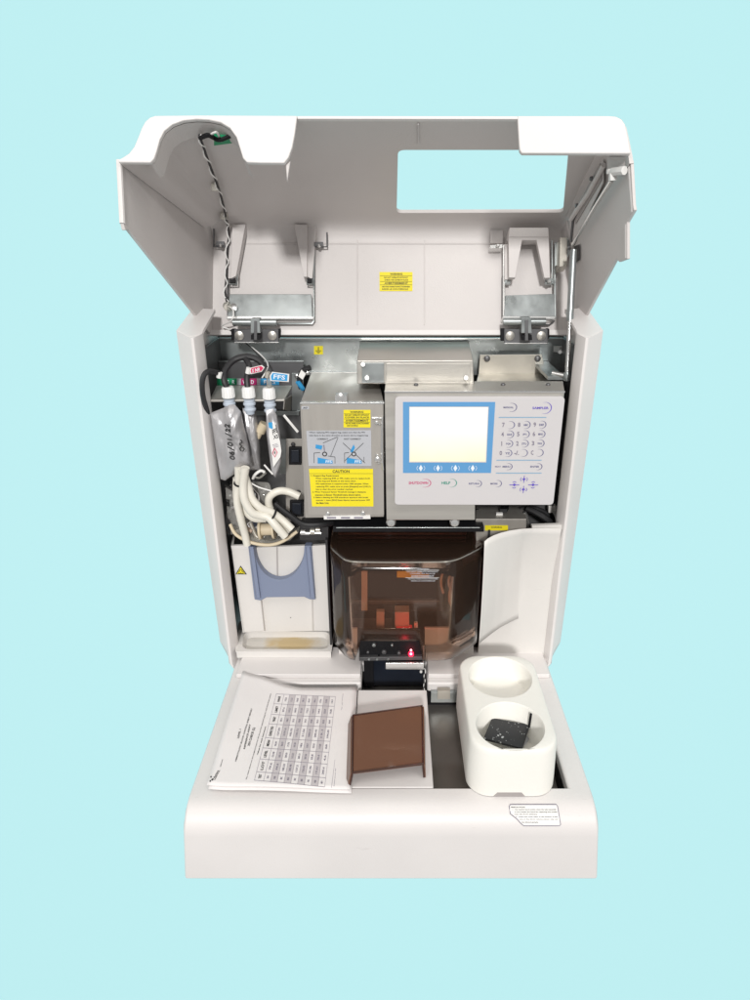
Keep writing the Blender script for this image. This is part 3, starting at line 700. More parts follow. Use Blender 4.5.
mb = MB(); mb.lathe(PY(411, 653.5, -1.5), (0, -1, 0), [(0, .26), (.16, .24), (.24, .12)], 'red_diode', 16); mb.lathe(PY(411, 654, -1.78), (0, -1, 0), [(0, .11), (.03, .09)], 'hot_diode', 12)
mb.lathe(PY(411, 650, -1.55), (0, -1, 0), [(0, .1), (.1, .08)], 'hot_diode', 12)
mb.build('red_indicator', root)
ld = bpy.data.lights.new('red_lamp', 'POINT'); ld.energy = .014; ld.color = (1, .04, .10); ld.shadow_soft_size = .004
lo = bpy.data.objects.new('red_lamp', ld); COL.objects.link(lo); lo.location = PY(405, 634, -.6) * S
# black plunge below the sampler
mb = MB()
mb.box(-2.85, 3.15, -.9, -.6, -2.2, 1.5, 'navy_black'); mb.box(-2.85, -1.9, -1.15, -.92, -2.2, 1.3, 'black')
mb.box(-2.9, 3.2, -.55, 3, .9, 1.5, 'black')
mb.build('sampler_well', root, bevel=.03)
mb = MB()
w1 = [PZ(424.5, 668, 1), PZ(425.5, 672, .6), PZ(424, 676, .4), PZ(425, 681, .2), PZ(423.8, 685, .1), PZ(424.2, 690, -.1)]
mb.tube(w1, .05, 'white', 6); mb.tube([p + Vector((.08 * (-1) ** i, .02, .02)) for i, p in enumerate(w1)], .06, 'dark', 6)
mb.build('twisted_wire', root)

# ---- drawer base (apron)
YBK = 2.2
pb = PZ(400, 683, 0).y; pf = PZ(400, 788, 0).y
xl, xr = -13.6, 13.55
top_outer = [(-15.6, YBK, 0), (15.3, YBK, 0), (15.3, -16.2, 0), (-15.6, -16.2, 0)]
hole = [(xl, pb, 0), (-3.0, pb, 0), (-3.0, -.3, 0), (3.25, -.3, 0), (3.25, pb, 0), (xr, pb, 0), (xr, pf, 0), (xl, pf, 0)]
mb = MB()
bm = bmesh.new()
lps = []
for lp in (top_outer, hole):
    vv = [bm.verts.new(p) for p in lp]; lps.append(vv)
    for i in range(len(vv)): bm.edges.new((vv[i], vv[(i + 1) % len(vv)]))
bmesh.ops.triangle_fill(bm, use_beauty=True, edges=bm.edges[:], normal=(0, 0, 1)); bm.verts.index_update()
mb.add([v.co.copy() for v in bm.verts], [[v.index for v in f.verts] for f in bm.faces], 'white_plastic'); bm.free()
prof = [(-16.2, 0, 15.3), (-16.7, -.02, 15.3), (-17.15, -.12, 15.3), (-17.55, -.33, 15.3), (-17.9, -.65, 15.32), (-18.15, -1.05, 15.34), (-18.3, -1.5, 15.38), (-18.33, -2.1, 15.45), (-18.1, -7.1, 16.05)]
A = [(-w - .3, y, z) for y, z, w in prof]; B = [(w, y, z) for y, z, w in prof]
mb.strip(A, B, 'white_plastic')
for s_ in (-1, 1):
    q_ = .3 if s_ < 0 else 0
    mb.add([(s_ * (w + q_), y, z) for y, z, w in prof] + [(s_ * (16.05 + q_), YBK, -7.1), (s_ * (15.3 + q_), YBK, 0)], [list(range(len(prof) + 2))], 'white_plastic')
mb.add([(-16.35, YBK, -7.1), (16.05, YBK, -7.1), (16.05, -18.1, -7.1), (-16.35, -18.1, -7.1)], [[0, 1, 2, 3]], 'white_plastic')
hb = [(x, y, -.9) for x, y, z in hole]
mb.strip(hole + [hole[0]], hb + [hb[0]], 'white_plastic')
apron = mb.build('drawer_base', root, bevel=.22, seg=3, merge=True, smooth=40)
mb = MB()   # dark liner of the wells
hi = [(x, y, -.9) for x, y, z in hole]; hd = [(x, y, -2.6) for x, y, z in hole]
mb.strip(hi + [hi[0]], hd + [hd[0]], 'black')
mb.add([(xl, -.3, -2.6), (xr, -.3, -2.6), (xr, pf, -2.6), (xl, pf, -2.6)], [[0, 1, 2, 3]], 'pit_steel')
mb.box(xl + .1, -3.6, pb - .5, pb - .15, -2.0, -.5, 'zinc'); mb.box(3.6, xr - .2, pb - .5, pb - .15, -1.9, -.7, 'zinc')
for x in (-9.2, -4.9, 4.2, 6.5): mb.box(x, x + 1.2, pb - .75, pb - .2, -1.3, -.35, 'warm_zinc')
mb.build('well_liner', root, bevel=.02, recalc=False)
mb = MB()
pb2 = PZ(400, 689.5, 0).y
mb.box(-3.28, 3.15, pf + .05, pb2, -1.5, -.02, 'white_plastic'); mb.build('centre_cover', root, bevel=.12, seg=3)
mb = MB()
ra = PZ(300, 674.5, .45).y
mb.box(-15.0, -3.1, ra, 1.8, .01, .45, 'white_plastic'); mb.build('rear_ledge', root, bevel=.1, seg=3)
mb = MB(); mb.box(3.35, 15.0, ra, 1.8, .01, .45, 'white_plastic'); mb.build('rear_ledge', root, bevel=.1, seg=3)
# sticker on the drawer
mb = MB(); zz = .03
def s6(x, y, z=zz): return PZ(505 + x / 11.54, 800 + y / 11.54, z)
shape = [(60, 55), (590, 55), (610, 90), (640, 285), (625, 300), (215, 300), (180, 270), (140, 225), (110, 200), (60, 160), (48, 75)]
def surf_z(y):
    for (y0_, z0_, _), (y1_, z1_, _) in zip(prof, prof[1:]):
        if y1_ <= y <= y0_: return z0_ + (z1_ - z0_) * (y - y0_) / (y1_ - y0_)
    return 0 if y > -16.2 else prof[-2][1]
def s6a(x, y, z=0):     # follows the rounded front of the drawer
    p = s6(x, y, 0)
    for _i in range(12): p = s6(x, y, surf_z(p.y) * .5 + p.z * .5)
    return p + Vector((0, -.02, .045 + z))
N_ = [(60, 55), (150, 55), (240, 55), (330, 55), (420, 55), (510, 55), (590, 55), (605, 75), (612, 120), (622, 180), (632, 240), (640, 285), (625, 300), (520, 300), (420, 300), (320, 300), (215, 300), (180, 270), (140, 225), (110, 200), (60, 160), (48, 75)]
LBL = [(55, 48, 592), (75, 48, 604), (95, 50, 608), (120, 54, 613), (160, 60, 619), (200, 110, 625), (225, 140, 629), (270, 180, 636), (300, 215, 640)]
NC = 8; vs = [s6a(x0 + (x1 - x0) * k / NC, y) for y, x0, x1 in LBL for k in range(NC + 1)]
mb.add(vs, [[j * (NC + 1) + k, (j + 1) * (NC + 1) + k, (j + 1) * (NC + 1) + k + 1, j * (NC + 1) + k + 1] for j in range(len(LBL) - 1) for k in range(NC)], 'white')
mb.tube([s6a(*p) for p in N_] + [s6a(*N_[0])], .035, 'digit_ink', 4, sub=1)
tl = [('PRECAUTION', 68, 82, 228, 95), ('1.  Use caution hand motion when the tube assembly', 85, 110, 590, 124), ('is too inside the hand by replacing the bottle', 112, 138, 600, 152), ('over the front delivery.', 105, 165, 375, 179),
      ('2.  Insert the outer tube, to the bottom of the', 125, 193, 605, 207), ('tube at the blood volume sensor may not', 160, 222, 610, 236), ('the blood sample.', 190, 256, 385, 272)]
for t, x0, y0_, x1, y1_ in tl: mb.text(t, [s6a(x0, y1_, .025), s6a(x1, y1_, .025), s6a(x1, y0_, .025), s6a(x0, y0_, .025)], 'ink')
mb.build('precaution_label', root, recalc=False)

# ================================================================== LID
def c1(x, y): return (100 + x / 2.5, 100 + y / 2.5)
mb = MB()
TK = .3
# plate (facing down at the viewer) with its window
bpl = 0.0
wl = [PP(398, 150), PP(580, 150), PP(562, 212.5), PP(395.5, 213)]
def ab(p): r = p - LO; return (r.x, r.dot(Aax), r.dot(Bax))
wab = [ab(p) for p in wl]
a_hi = 13.4; 
win = [L(wab[0][0], wab[0][1], 0), L(wab[0][0] + 12.6, wab[1][1], 0), L(wab[2][0] + .1, wab[2][1], 0), L(wab[3][0] + .1, wab[3][1], 0)]
win = rounded(win, .55)
outer = [L(-14.8 * .905, 2.2, 0), L(15.0 * 1.03, 2.2, 0), L(15.0, 15.8, 0), L(-14.8, 15.8, 0)]
mb.holed(outer, [win], -Bax * TK, 'lid_plastic')
# rolled left shoulder and right edge
def shoulder(pts, f, m, g=1.0):
    P0 = [L(x * f, 2.2, b * g) for x, b in pts]; P1 = [L(x, 15.8, b) for x, b in pts]
    mb.strip(P0, P1, m)
    o = []
    for i, (x, b) in enumerate(pts):
        x0, b0 = pts[max(i - 1, 0)]; x1, b1 = pts[min(i + 1, len(pts) - 1)]
        dx, db = x1 - x0, b1 - b0; l = math.hypot(dx, db); sg = 1 if x > 0 else -1
        o.append((x + sg * abs(db) / l * .28, b - abs(dx) / l * .28))
    Q0 = [L(x * f, 2.2, b * g) for x, b in o]; Q1 = [L(x, 15.8, b) for x, b in o]
    mb.strip(Q0, Q1, m); mb.strip(P1, Q1, m)
def rimpt(u, v): return plane_hit(u, v, LO + Aax * 15.8, Aax)
LS = [(-14.8, 0)]
for p in ((152, 121.5), (148, 125.5), (144.5, 132), (141, 141), (137, 150), (132, 156.5), (126, 160.5), (121, 163)):
    x, a_, b = ab(rimpt(*p)); LS.append((x, b + .1))
shoulder(LS, .905, 'lid_plastic', .35)
RS = []
for p in ((612, 121), (619, 123.5), (622.5, 128), (625, 139), (628.5, 156), (629.5, 163)):
    x, a_, b = ab(rimpt(*p)); RS.append((x, b + .05))
RS = [(15.0, 0)] + RS
shoulder(RS, 1.03, 'lid_plastic')
lid = mb.build('lid', root, smooth=50, merge=True)
mb = MB()
# back wall with a coved joint
cove = [(2.3, 0), (1.6, .02), (1.0, .12), (.55, .36), (.22, .75), (.05, 1.15), (0, 1.5), (0, 10.15)]
for off in (0, -.28):
    mb.strip([L(-16.7, a + off, b + (off if b < 1 else 0)) for a, b in cove], [L(16.9, a + off, b + (off if b < 1 else 0)) for a, b in cove], 'lid_plastic')
mb.prism([L(-17, .02, 9.75), L(17, .02, 9.75), L(17, .02, 10.2), L(-17, .02, 10.2)], Aax * .35, 'white_plastic')
wall = mb.build('back_wall', lid, smooth=50, merge=True)
# side walls
mb = MB()
polyL = [(0, 0), (0, 10.1), (.9, 10.1), (15.0, 7.0), (15.2, 6.9), (15.3, 6.4), (15.8, 2.9), (2.2, 2.9)]
polyL = [(-.2, -.1), (-.2, 10.1), (.6, 10.1), (14.6, 7.05), (15.0, 7.3), (15.25, 6.9), (15.8, 2.7), (2.6, .95), (2.3, -.1)]
mb.prism([L(-16.6 - .128 * a, a, b) for a, b in polyL], (-.26, 0, 0), 'lid_plastic')
mb.build('side_wall', lid, bevel=.06)
mb = MB()
polyR = [(-.2, .6), (-.2, 10.1), (.6, 10.1), (9.7, 8.6), (9.8, 8.95), (10.6, 8.8), (11.3, 8.2), (12.8, 5.9), (13.6, 6.1), (15.4, 5.0), (15.8, 2.9), (15.8, .3)]
# the outline of the right wall is measured on its own plane
RN = (RT - Aax * .03 - Bax * .13)
def RW(u, v, o=0.0): return plane_hit(u, v, L(15.4 + o, 0, 0), RN)
def rx(a, b): return 15.4 + .03 * a + .13 * b
edge = []
for u, v in ((633, 205), (634, 210), (627, 222), (627, 259), (619, 262), (616, 259), (578, 318)):
    p = RW(u, v); _, a, b = ab(p); edge.append((a, b))
polyR = [(-.2, .6), (-.2, 10.1), (.4, 10.1)] + edge[::-1][1:] + [(15.8, 2.75), (2.2, 2.2), (2.0, .3)]
mb.prism([L(rx(a, b), a, b) for a, b in polyR], (.24, 0, 0), 'lid_plastic')
mb.build('side_wall', lid, bevel=.06)
# front rims (overlap the view): left with the arch, right plain
left = [(120.3, 165), (120, 162.5), (125, 160), (131, 156), (136, 149.5), (140, 140), (143.5, 131), (147, 124.5), (151.5, 120.5), (157, 118.6), (200, 118.2), (298, 118.6), (297.5, 122), (295.5, 137), (293, 150), (289.5, 160), (285, 165.8), (262, 165.6), (248, 165), (244, 161), (241, 151), (237.5, 140), (231, 131), (222, 125.5), (210, 122.8), (198, 122.2), (185, 123.5), (174, 127.5), (166, 134), (161.5, 142.5), (158, 155), (156, 161.5), (152, 165.3)]
mb = MB(); mb.prism([rimpt(*p) for p in left], Aax * .35, 'white_plastic')
mb.prism([rimpt(*p) for p in ((285.5, 165), (287, 181.5), (290.5, 160))], Aax * -.3, 'lid_plastic')
# inner sleeve of the arch
arch = left[18:]
mb.strip([rimpt(*p) for p in arch], [rimpt(*p) - Aax * 1.6 + Bax * .05 for p in arch], 'lid_plastic')
mb.build('front_rim', lid, bevel=.09, seg=3)
mb = MB(); rightp = [(516.5, 118.8), (605, 118.8), (613, 119.5), (619, 122), (622, 126), (624, 135), (628.5, 156), (518, 155.8), (517.5, 150)]
rightp = [(516.5, 118.8), (606, 118.8), (614, 119.3), (620, 122), (623.5, 127), (626, 138), (629.3, 156.3), (521, 156), (518.7, 153), (518.2, 147)]
mb.prism([rimpt(*p) for p in rightp], Aax * .35, 'white_plastic')
mb.build('front_rim', lid, bevel=.09, seg=3)
mb = MB(); mb.prism([rimpt(298, 118.6), rimpt(517, 118.8), rimpt(517, 121.8), rimpt(298, 121.5)], Aax * .3, 'white_plastic'); mb.build('front_edge', lid, bevel=.04)
# outer edge strips of the side walls, seen as white rims
mb = MB()
e1 = [L(-16.72 - .128 * a, a, b) for a, b in ((15.75, 2.75), (15.5, 4.6), (15.2, 6.9))]
mb.tube(e1, .2, 'white_plastic', 8)
mb.build('edge_bead', lid)
for ra_, rb_ in (((629.5, 158), (633.3, 212)), ((627, 224), (627, 258))):
    mb = MB(); mb.cyl(RW(*ra_, .1), RW(*rb_, .1), .15, 'white_plastic', 8); mb.build('edge_bead', lid)
# ribs, seams
mb = MB()
for u in (357, 424):
    mb.prism([PW(u, 325, .03), PW(u + 1, 325, .03), PW(u + 1, 240, .03), PW(u, 240, .03)], Aax * .06, 'lid_plastic')
mb.prism([PP(417.5, 123, .02), PP(419, 123, .02), PP(419, 143, .02), PP(417.5, 143, .02)], Bax * .1, 'lid_plastic')
mb.prism([L(-16.6, .03, 1.5), L(16.6, .03, 1.5), L(16.6, .03, 1.62), L(-16.6, .03, 1.62)], Aax * .05, 'lid_plastic')
mb.build('rib', lid, bevel=.02)
# pockets framed by dark steel, with tapering fins
def c3(x, y): return (210 + x / 5.77, 210 + y / 5.77)
def W3(x, y, a): u, v = c3(x, y); return PW(u, v, a)
def c4(x, y): return (480 + x / 5.357, 220 + y / 5.357)
def W4(x, y, a): u, v = c4(x, y); return PW(u, v, a)
def fin(pts_front, dp, fn, a, m='lid_plastic', name='fin'):
    mb = MB(); mb.prism([fn(x, y, a) for x, y in pts_front], Aax * -dp, m); return mb.build(name, lid, bevel=.04)
fin([(128, 85), (205, 80), (150, 380), (120, 395)], .9, W3, 1.2)
fin([(485, 80), (560, 85), (560, 385), (540, 385)], .9, W3, 1.2)
fin([(562, 85), (615, 85), (590, 400), (562, 385)], .6, W3, .75, name='fin_side')
fin([(100, 90), (128, 85), (125, 395), (104, 395)], .6, W3, .75, name='fin_side')
mb = MB()
def st(fn, pts, a, r, m='dark_steel'): mb.tube([fn(x, y, a) for x, y in pts], r, m, 6, sub=1)
st(W3, [(22, 110), (22, 212), (95, 212)], .6, .09); st(W3, [(103, 200), (103, 400), (103, 610)], .5, .08)
st(W3, [(602, 215), (600, 400), (600, 640), (590, 655), (370, 655)], .5, .09, 'zinc'); st(W3, [(675, 130), (675, 212), (600, 212)], .6, .08)
st(W3, [(105, 405), (105, 428), (155, 428), (157, 370)], .8, .09, 'zinc'); st(W3, [(560, 405), (560, 428), (592, 428), (592, 395)], .8, .09, 'zinc')
mb.prism([W3(40, 192, .5), W3(88, 192, .5), W3(88, 214, .5), W3(40, 214, .5)], Aax * .4, 'dark_steel'); mb.prism([W3(603, 195, .5), W3(655, 195, .5), W3(655, 218, .5), W3(603, 218, .5)], Aax * .4, 'dark_steel')
for x, y in ((62, 205), (630, 208)): mb.lathe(W3(x, y, .9), Aax, [(0, .16), (.15, .1)], 'bright_metal', 10)
mb.prism([W3(118, 402, .6), W3(150, 402, .6), W3(150, 425, .6), W3(118, 425, .6)], Aax * .3, 'black'); mb.prism([W3(562, 402, .6), W3(590, 402, .6), W3(590, 425, .6), W3(562, 425, .6)], Aax * .3, 'black')
mb.build('pocket_frame', lid)
# zinc hinge plates
mb = MB(); mb.prism([W3(100, 615, 1.0), W3(590, 615, 1.0), W3(585, 485, .9), W3(112, 485, .9)], Aax * -.9, 'zinc')
mb.prism([W3(95, 628, 1.15), W3(596, 628, 1.15), W3(596, 612, 1.15), W3(95, 612, 1.15)], Aax * -1.1, 'bright_metal')
mb.build('hinge_plate', lid, bevel=.05)
mb = MB(); mb.prism([W4(128, 520, 1.0), W4(402, 520, 1.0), W4(398, 395, .9), W4(136, 403, .9)], Aax * -.9, 'zinc')
mb.prism([W4(122, 530, 1.15), W4(405, 530, 1.15), W4(405, 514, 1.15), W4(122, 514, 1.15)], Aax * -1.1, 'bright_metal')
mb.build('hinge_plate', lid, bevel=.05)
# inverted-U bracket on the right and its frame
mb = MB(); mb.prism([W4(x, y, 2.0) for x, y in ((153, 92), (370, 92), (376, 310), (345, 310), (303, 108), (226, 108), (190, 308), (155, 308))], Aax * -.5, 'lid_plastic')
mb.prism([W4(x, y, 1.95) for x, y in ((153, 92), (370, 92), (366, 40), (158, 40))], Aax * -1.6, 'lid_plastic')
mb.build('fin_bracket', lid, bevel=.05)
mb = MB()
st(W4, [(128, 135), (128, 530)], .7, .11, 'bright_metal'); st(W4, [(400, 130), (402, 530)], .7, .11, 'zinc'); st(W4, [(385, 110), (388, 340)], .9, .08, 'zinc'); st(W4, [(122, 300), (122, 540), (150, 562), (370, 562), (400, 540)], .45, .08)
mb.prism([W4(133, 130, 1.2), W4(152, 130, 1.2), W4(152, 318, 1.2), W4(133, 318, 1.2)], Aax * -.8, 'lid_plastic')
mb.prism([W4(55, 135, 1.2), W4(120, 130, 1.2), W4(120, 150, 1.2), W4(55, 150, 1.2)], Aax * -.8, 'bright_metal'); mb.prism([W4(55, 60, .3), W4(120, 60, .3), W4(120, 130, .3), W4(55, 130, .3)], Aax * .25, 'lid_plastic')
mb.prism([W4(130, 322, .7), W4(160, 322, .7), W4(160, 348, .7), W4(130, 348, .7)], Aax * .3, 'zinc'); mb.prism([W4(345, 320, .7), W4(392, 320, .7), W4(392, 348, .7), W4(345, 348, .7)], Aax * .3, 'zinc')
for x, y in ((95, 138), (372, 332), (412, 128), (413, 243)): mb.lathe(W4(x, y, 1.3), Aax, [(0, .17), (.15, .1)], 'bright_metal', 10)
mb.build('pocket_frame', lid)
mb = MB(); mb.prism([W4(430, 92, 2.6), W4(468, 92, 2.6), W4(468, 245, 2.6), W4(425, 250, 2.6)], Aax * -1.4, 'warm_zinc')
mb.prism([W4(400, 118, 1.6), W4(436, 112, 1.6), W4(432, 238, 1.6), W4(400, 248, 1.6)], Aax * -.3, 'zinc')
mb.prism([W4(468, 92, 2.4), W4(480, 110, 2.4), W4(482, 180, 2.4), W4(445, 245, 2.4)], Aax * -.2, 'zinc')
mb.build('strut_bracket', lid, bevel=.06)
# hinges
def hinge(fn, x0, x1, y0, xk, sc):
    mb = MB(); Y = 7.0
    P = lambda x, y, dy=0: PY(*(c3(x, y) if fn is W3 else c4(x, y)), Y + dy)
    mb.prism([P(x0, y0 + 75), P(x1, y0 + 75), P(x1, y0), P(x0, y0)], (0, .4, 0), 'dark_steel')
    mb.prism([P(x0 - 18, y0 + 62, .1), P(x0 + 4, y0 + 62, .1), P(x0 + 4, y0 - 2, .1), P(x0 - 18, y0 - 2, .1)], (0, .5, 0), 'black'); mb.prism([P(x1 - 4, y0 + 50, .1), P(x1 + 10, y0 + 50, .1), P(x1 + 10, y0 - 2, .1), P(x1 - 4, y0 - 2, .1)], (0, .5, 0), 'black')
    mb.prism([P(x0, y0 + 78, -.1), P(x1, y0 + 78, -.1), P(x1, y0 + 72, -.1), P(x0, y0 + 72, -.1)], (0, .5, 0), 'bright_metal')
    mb.prism([P(xk - 28, y0 + 20, -.9), P(xk + 28, y0 + 20, -.9), P(xk + 24, y0 - 62, -.9), P(xk - 28, y0 - 62, -.9)], (0, .9, 0), 'zinc')
    mb.prism([P(xk - 9, y0 + 60, -1), P(xk + 9, y0 + 60, -1), P(xk + 8, y0 - 50, -1), P(xk - 8, y0 - 50, -1)], (0, .3, 0), 'dark_steel')
    mb.prism([P(xk - 26, y0 + 58, -.95), P(xk + 30, y0 + 58, -.95), P(xk + 28, y0 + 30, -.95), P(xk - 26, y0 + 30, -.95)], (0, .4, 0), 'black')
    for q in (x0 + 30, x1 - 35): mb.lathe(P(q, y0 + 34), (0, -1, 0), [(0, .42), (.1, .42), (.14, .3), (.2, .12)], 'steel', 18)
    mb.cyl(P(x0 - 8, y0 - 42, -.5), P(x1 - 10, y0 - 42, -.5), .32, 'zinc', 12)
    mb.build('hinge', root, bevel=.03)
hinge(W3, 140, 395, 690, 262, 1); hinge(W4, 130, 362, 586, 250, 1)
# warning sticker inside the lid
mb = MB(); wq = lambda u, v: PW(u, v, .06); wt = lambda u, v: PW(u, v, .085)
mb.prism(rq(wq, 379.5, 272, 412.5, 291), Aax * -.05, 'yellow')
lines(mb, wt, [('WARNING', 390, 273, 402.5, 275), ('DO NOT OPERATE WITHOUT', 384, 276.8, 408, 278.2), ('CHECK THE COVER IN PLACE', 384.5, 279.2, 408, 280.6), ('AVERTISSEMENT', 384.5, 282.2, 408, 284.2), ('NE PAS FAIRE FONCTIONNER', 382, 286, 410, 287.4), ('SANS LE COUVERCLE', 382, 288.4, 408, 289.8)], 'ink', Vector((0, 0, 0)))
for v in (275.6, 281.4, 284.7): mb.prism(rq(wt, 380, v, 412, v + .25), Aax * .004, 'ink')
mb.build('warning_label', lid)
# rail and clip on the right wall, gas strut
mb = MB()
xw = 16.7
def X2(x, y, X=xw): return RW(540 + x / 4.545, 110 + y / 4.545, X - 16.9)
mb.hexa([X2(305, 212, 16.2), X2(385, 212, 16.8), X2(385, 268, 16.8), X2(305, 268, 16.2)], [X2(310, 212, 16.8), X2(388, 212, 16.84), X2(388, 266, 16.84), X2(310, 266, 16.8)], 'lid_plastic')
mb.build('wall_block', lid, bevel=.05)
mb = MB()
mb.tube([X2(330, 320, 16.2), X2(332, 280, 16.2), X2(385, 275, 16.6)], .3, 'white', 8, sub=1); mb.tube([X2(318, 268, 16.1), X2(318, 290, 16.1)], .25, 'white', 8, sub=1)
mb.build('rail_clip', lid, bevel=.03)
mb = MB()
mb.tube([X2(325, 320, 16.3), X2(250, 440, 16.3), X2(150, 610, 16.3)], .16, 'bright_metal', 8, sub=1)
mb.tube([X2(290, 250, 16.5), X2(220, 380, 16.5), X2(140, 500, 16.5)], .2, 'lid_plastic', 8, sub=1)
mb.tube([X2(270, 290, 16.6), X2(150, 500, 16.6), X2(140, 600, 16.6)], .12, 'dark_steel', 8, sub=1)
mb.prism([X2(285, 225, 16.7), X2(285, 330, 16.7), X2(140, 630, 16.7), X2(135, 490, 16.7)], (.1, 0, 0), 'lid_plastic')
for x, y in ((238, 312), (172, 435), (135, 625)): mb.lathe(X2(x, y, 16.5), (-1, 0, 0), [(0, .2), (.2, .15)], 'dark_steel', 10)
mb.prism([X2(155, 620, 16.75), X2(178, 610, 16.75), X2(178, 680, 16.75), X2(155, 700, 16.75)], (.05, 0, 0), 'dark')
mb.prism([X2(272, 240, 16.62), X2(278, 318, 16.62), X2(160, 520, 16.62), X2(158, 455, 16.62)], (.05, 0, 0), 'seam')
mb.build('slide_rail', lid, bevel=.02)
mb = MB(); p0 = PY(573.5, 250, 6.0); p1 = PY(567, 377, 3.0)
mb.cyl(p0, p0.lerp(p1, .55), .30, 'zinc', 14); mb.cyl(p0.lerp(p1, .5), p1, .2, 'bright_metal', 14)
mb.lathe(p1, (0, 0, 1), [(-.3, .3), (.2, .34), (.5, .2)], 'zinc', 12)
mb.cyl(p1 + Vector((-1.2, .6, .2)), p1 + Vector((.3, 0, 0)), .22, 'bright_metal', 12); mb.box(p1.x - 1.6, p1.x - .2, 3.2, 9.6, p1.z - .3, p1.z, 'zinc')
mb.build('lid_stay', root)
# wiring down the lid
mb = MB()
wp = [L(-14.2, 13.2, .4), L(-13.4, 12.8, .6)]
pts = [(248, 88), (258, 115), (270, 150), (285, 190), (298, 225), (308, 262), (316, 300)]
pl = [PP(*c1(x, y), .5) for x, y in pts]
pl += [PW(*c1(322, 330), 1.2), PW(*c1(318, 380), 1.0), PW(*c1(317, 430), .9), PW(*c1(313, 480), .9), PW(*c1(320, 515), 1.3)]
mb.tube(pl, .10, 'dark', 6)
tw = []
for i in range(60):
    t = i / 59 * (len(pl) - 1); k = min(int(t), len(pl) - 2); p = pl[k].lerp(pl[k + 1], t - k); tw.append(p + Vector((.16 * math.cos(i * 1.1), -.1, .12 * math.sin(i * 1.1))))
mb.tube(tw, .055, 'white', 5, sub=1)
mb.tube([PP(*c1(250, 95), .5), PP(*c1(270, 88), .8), PP(*c1(285, 95), .5), PP(*c1(300, 100), .8), PP(*c1(325, 90), .5)], .16, 'black', 6)
mb.tube([PP(*c1(268, 92), .5), PP(*c1(290, 80), .8), PP(*c1(300, 96), .5)], .08, 'white', 5)
mb.prism([PP(*c1(285, 85), .2), PP(*c1(330, 80), .2), PP(*c1(330, 98), .2), PP(*c1(285, 104), .2)], Bax * .3, 'tag_green')
mb.build('lid_wiring', lid)
for x, y in ((290, 218), (312, 290)):
    mb = MB(); c = PP(*c1(x, y), .3); mb.prism([c + Vector((-.35, 0, -.3)), c + Vector((.35, 0, -.3)), c + Vector((.3, 0, .3)), c + Vector((-.3, 0, .3))], (0, -.4, 0), 'clear_film'); mb.build('wire_clip', lid, bevel=.05)
mb = MB()
mb.tube([PW(*c1(320, 515), 1.3), PW(*c1(333, 525), 1.6), PW(*c1(330, 550), 1.6), PY(222, 326, 7.5), PY(230, 330, 7.6), PY(245, 342, 8), PY(262, 356, 8), PY(268, 366, 6), PY(262, 378, 5)], .07, 'white', 6)
mb.tube([PY(230, 330, 7.5), PY(246, 343, 7.9), PY(261, 357, 7.9)], .06, 'dark', 6)
mb.lathe(PW(*c1(336, 520), 1.1), Aax, [(0, .3), (.3, .32), (.35, .2)], 'bright_metal', 14); mb.lathe(PW(*c1(320, 518), 1.1), Aax, [(0, .38), (.4, .38)], 'clear_film', 10)
mb.build('ground_wire', root)

# ================================================================== LEFT BAY
def B3(x, y, Y): return PY(170 + x / 3.41, 310 + y / 3.41, Y)
def B5(x, y, Y): return PY(200 + x / 6.818, 350 + y / 6.818, Y)
def B6(x, y, Y): return PY(200 + x / 5.77, 450 + y / 5.77, Y)
mb = MB()
mb.prism([B3(130, 620, 8.4), B3(455, 620, 8.4), B3(455, 175, 8.4), B3(165, 175, 8.4)], (0, .15, 0), 'dark_steel')
mb.prism([B3(165, 178, 8.3), B3(455, 178, 8.3), B3(455, 174, 8.3), B3(165, 174, 8.3)], (0, .2, 0), 'zinc')
mb.prism([B3(415, 215, 8.2), B3(455, 215, 8.2), B3(455, 345, 8.2), B3(415, 345, 8.2)], (0, .1, 0), 'zinc')
mb.prism([B3(130, 345, 8.0), B3(440, 345, 8.0), B3(440, 360, 8.0), B3(130, 360, 8.0)], (0, .2, 0), 'zinc')
mb.prism([B3(395, 440, 4), B3(450, 440, 4), B3(462, 720, 4), B3(395, 720, 4)], (0, .2, 0), 'door_steel')
mb.prism([B3(375, 440, 4.3), B3(396, 440, 4.3), B3(396, 560, 4.3), B3(375, 560, 4.3)], (0, .2, 0), 'zinc')
for x, y in ((432, 225), (468, 215), (420, 458), (438, 620)): mb.lathe(B3(x, y, 3.9 if y > 400 else 8.1), (0, -1, 0), [(0, .22), (.1, .2), (.15, .1)], 'bright_metal' if y < 400 else 'dark', 10)
mb.clamp().build('bay_backplate', root, bevel=.03)
for (x0, y0_, x1, y1_) in ((405, 468, 448, 528), (408, 650, 455, 705)):
    mb = MB(); mb.prism([B3(x0, y1_, 3.7), B3(x1, y1_, 3.7), B3(x1, y0_, 3.7), B3(x0, y0_, 3.7)], (0, .4, 0), 'black')
    mb.prism([B3(x0 + 8, y1_ - 8, 3.5), B3(x1 - 8, y1_ - 8, 3.5), B3(x1 - 8, y0_ + 10, 3.5), B3(x0 + 8, y0_ + 10, 3.5)], (0, .3, 0), 'navy_black'); mb.build('rocker_switch', root, bevel=.05)
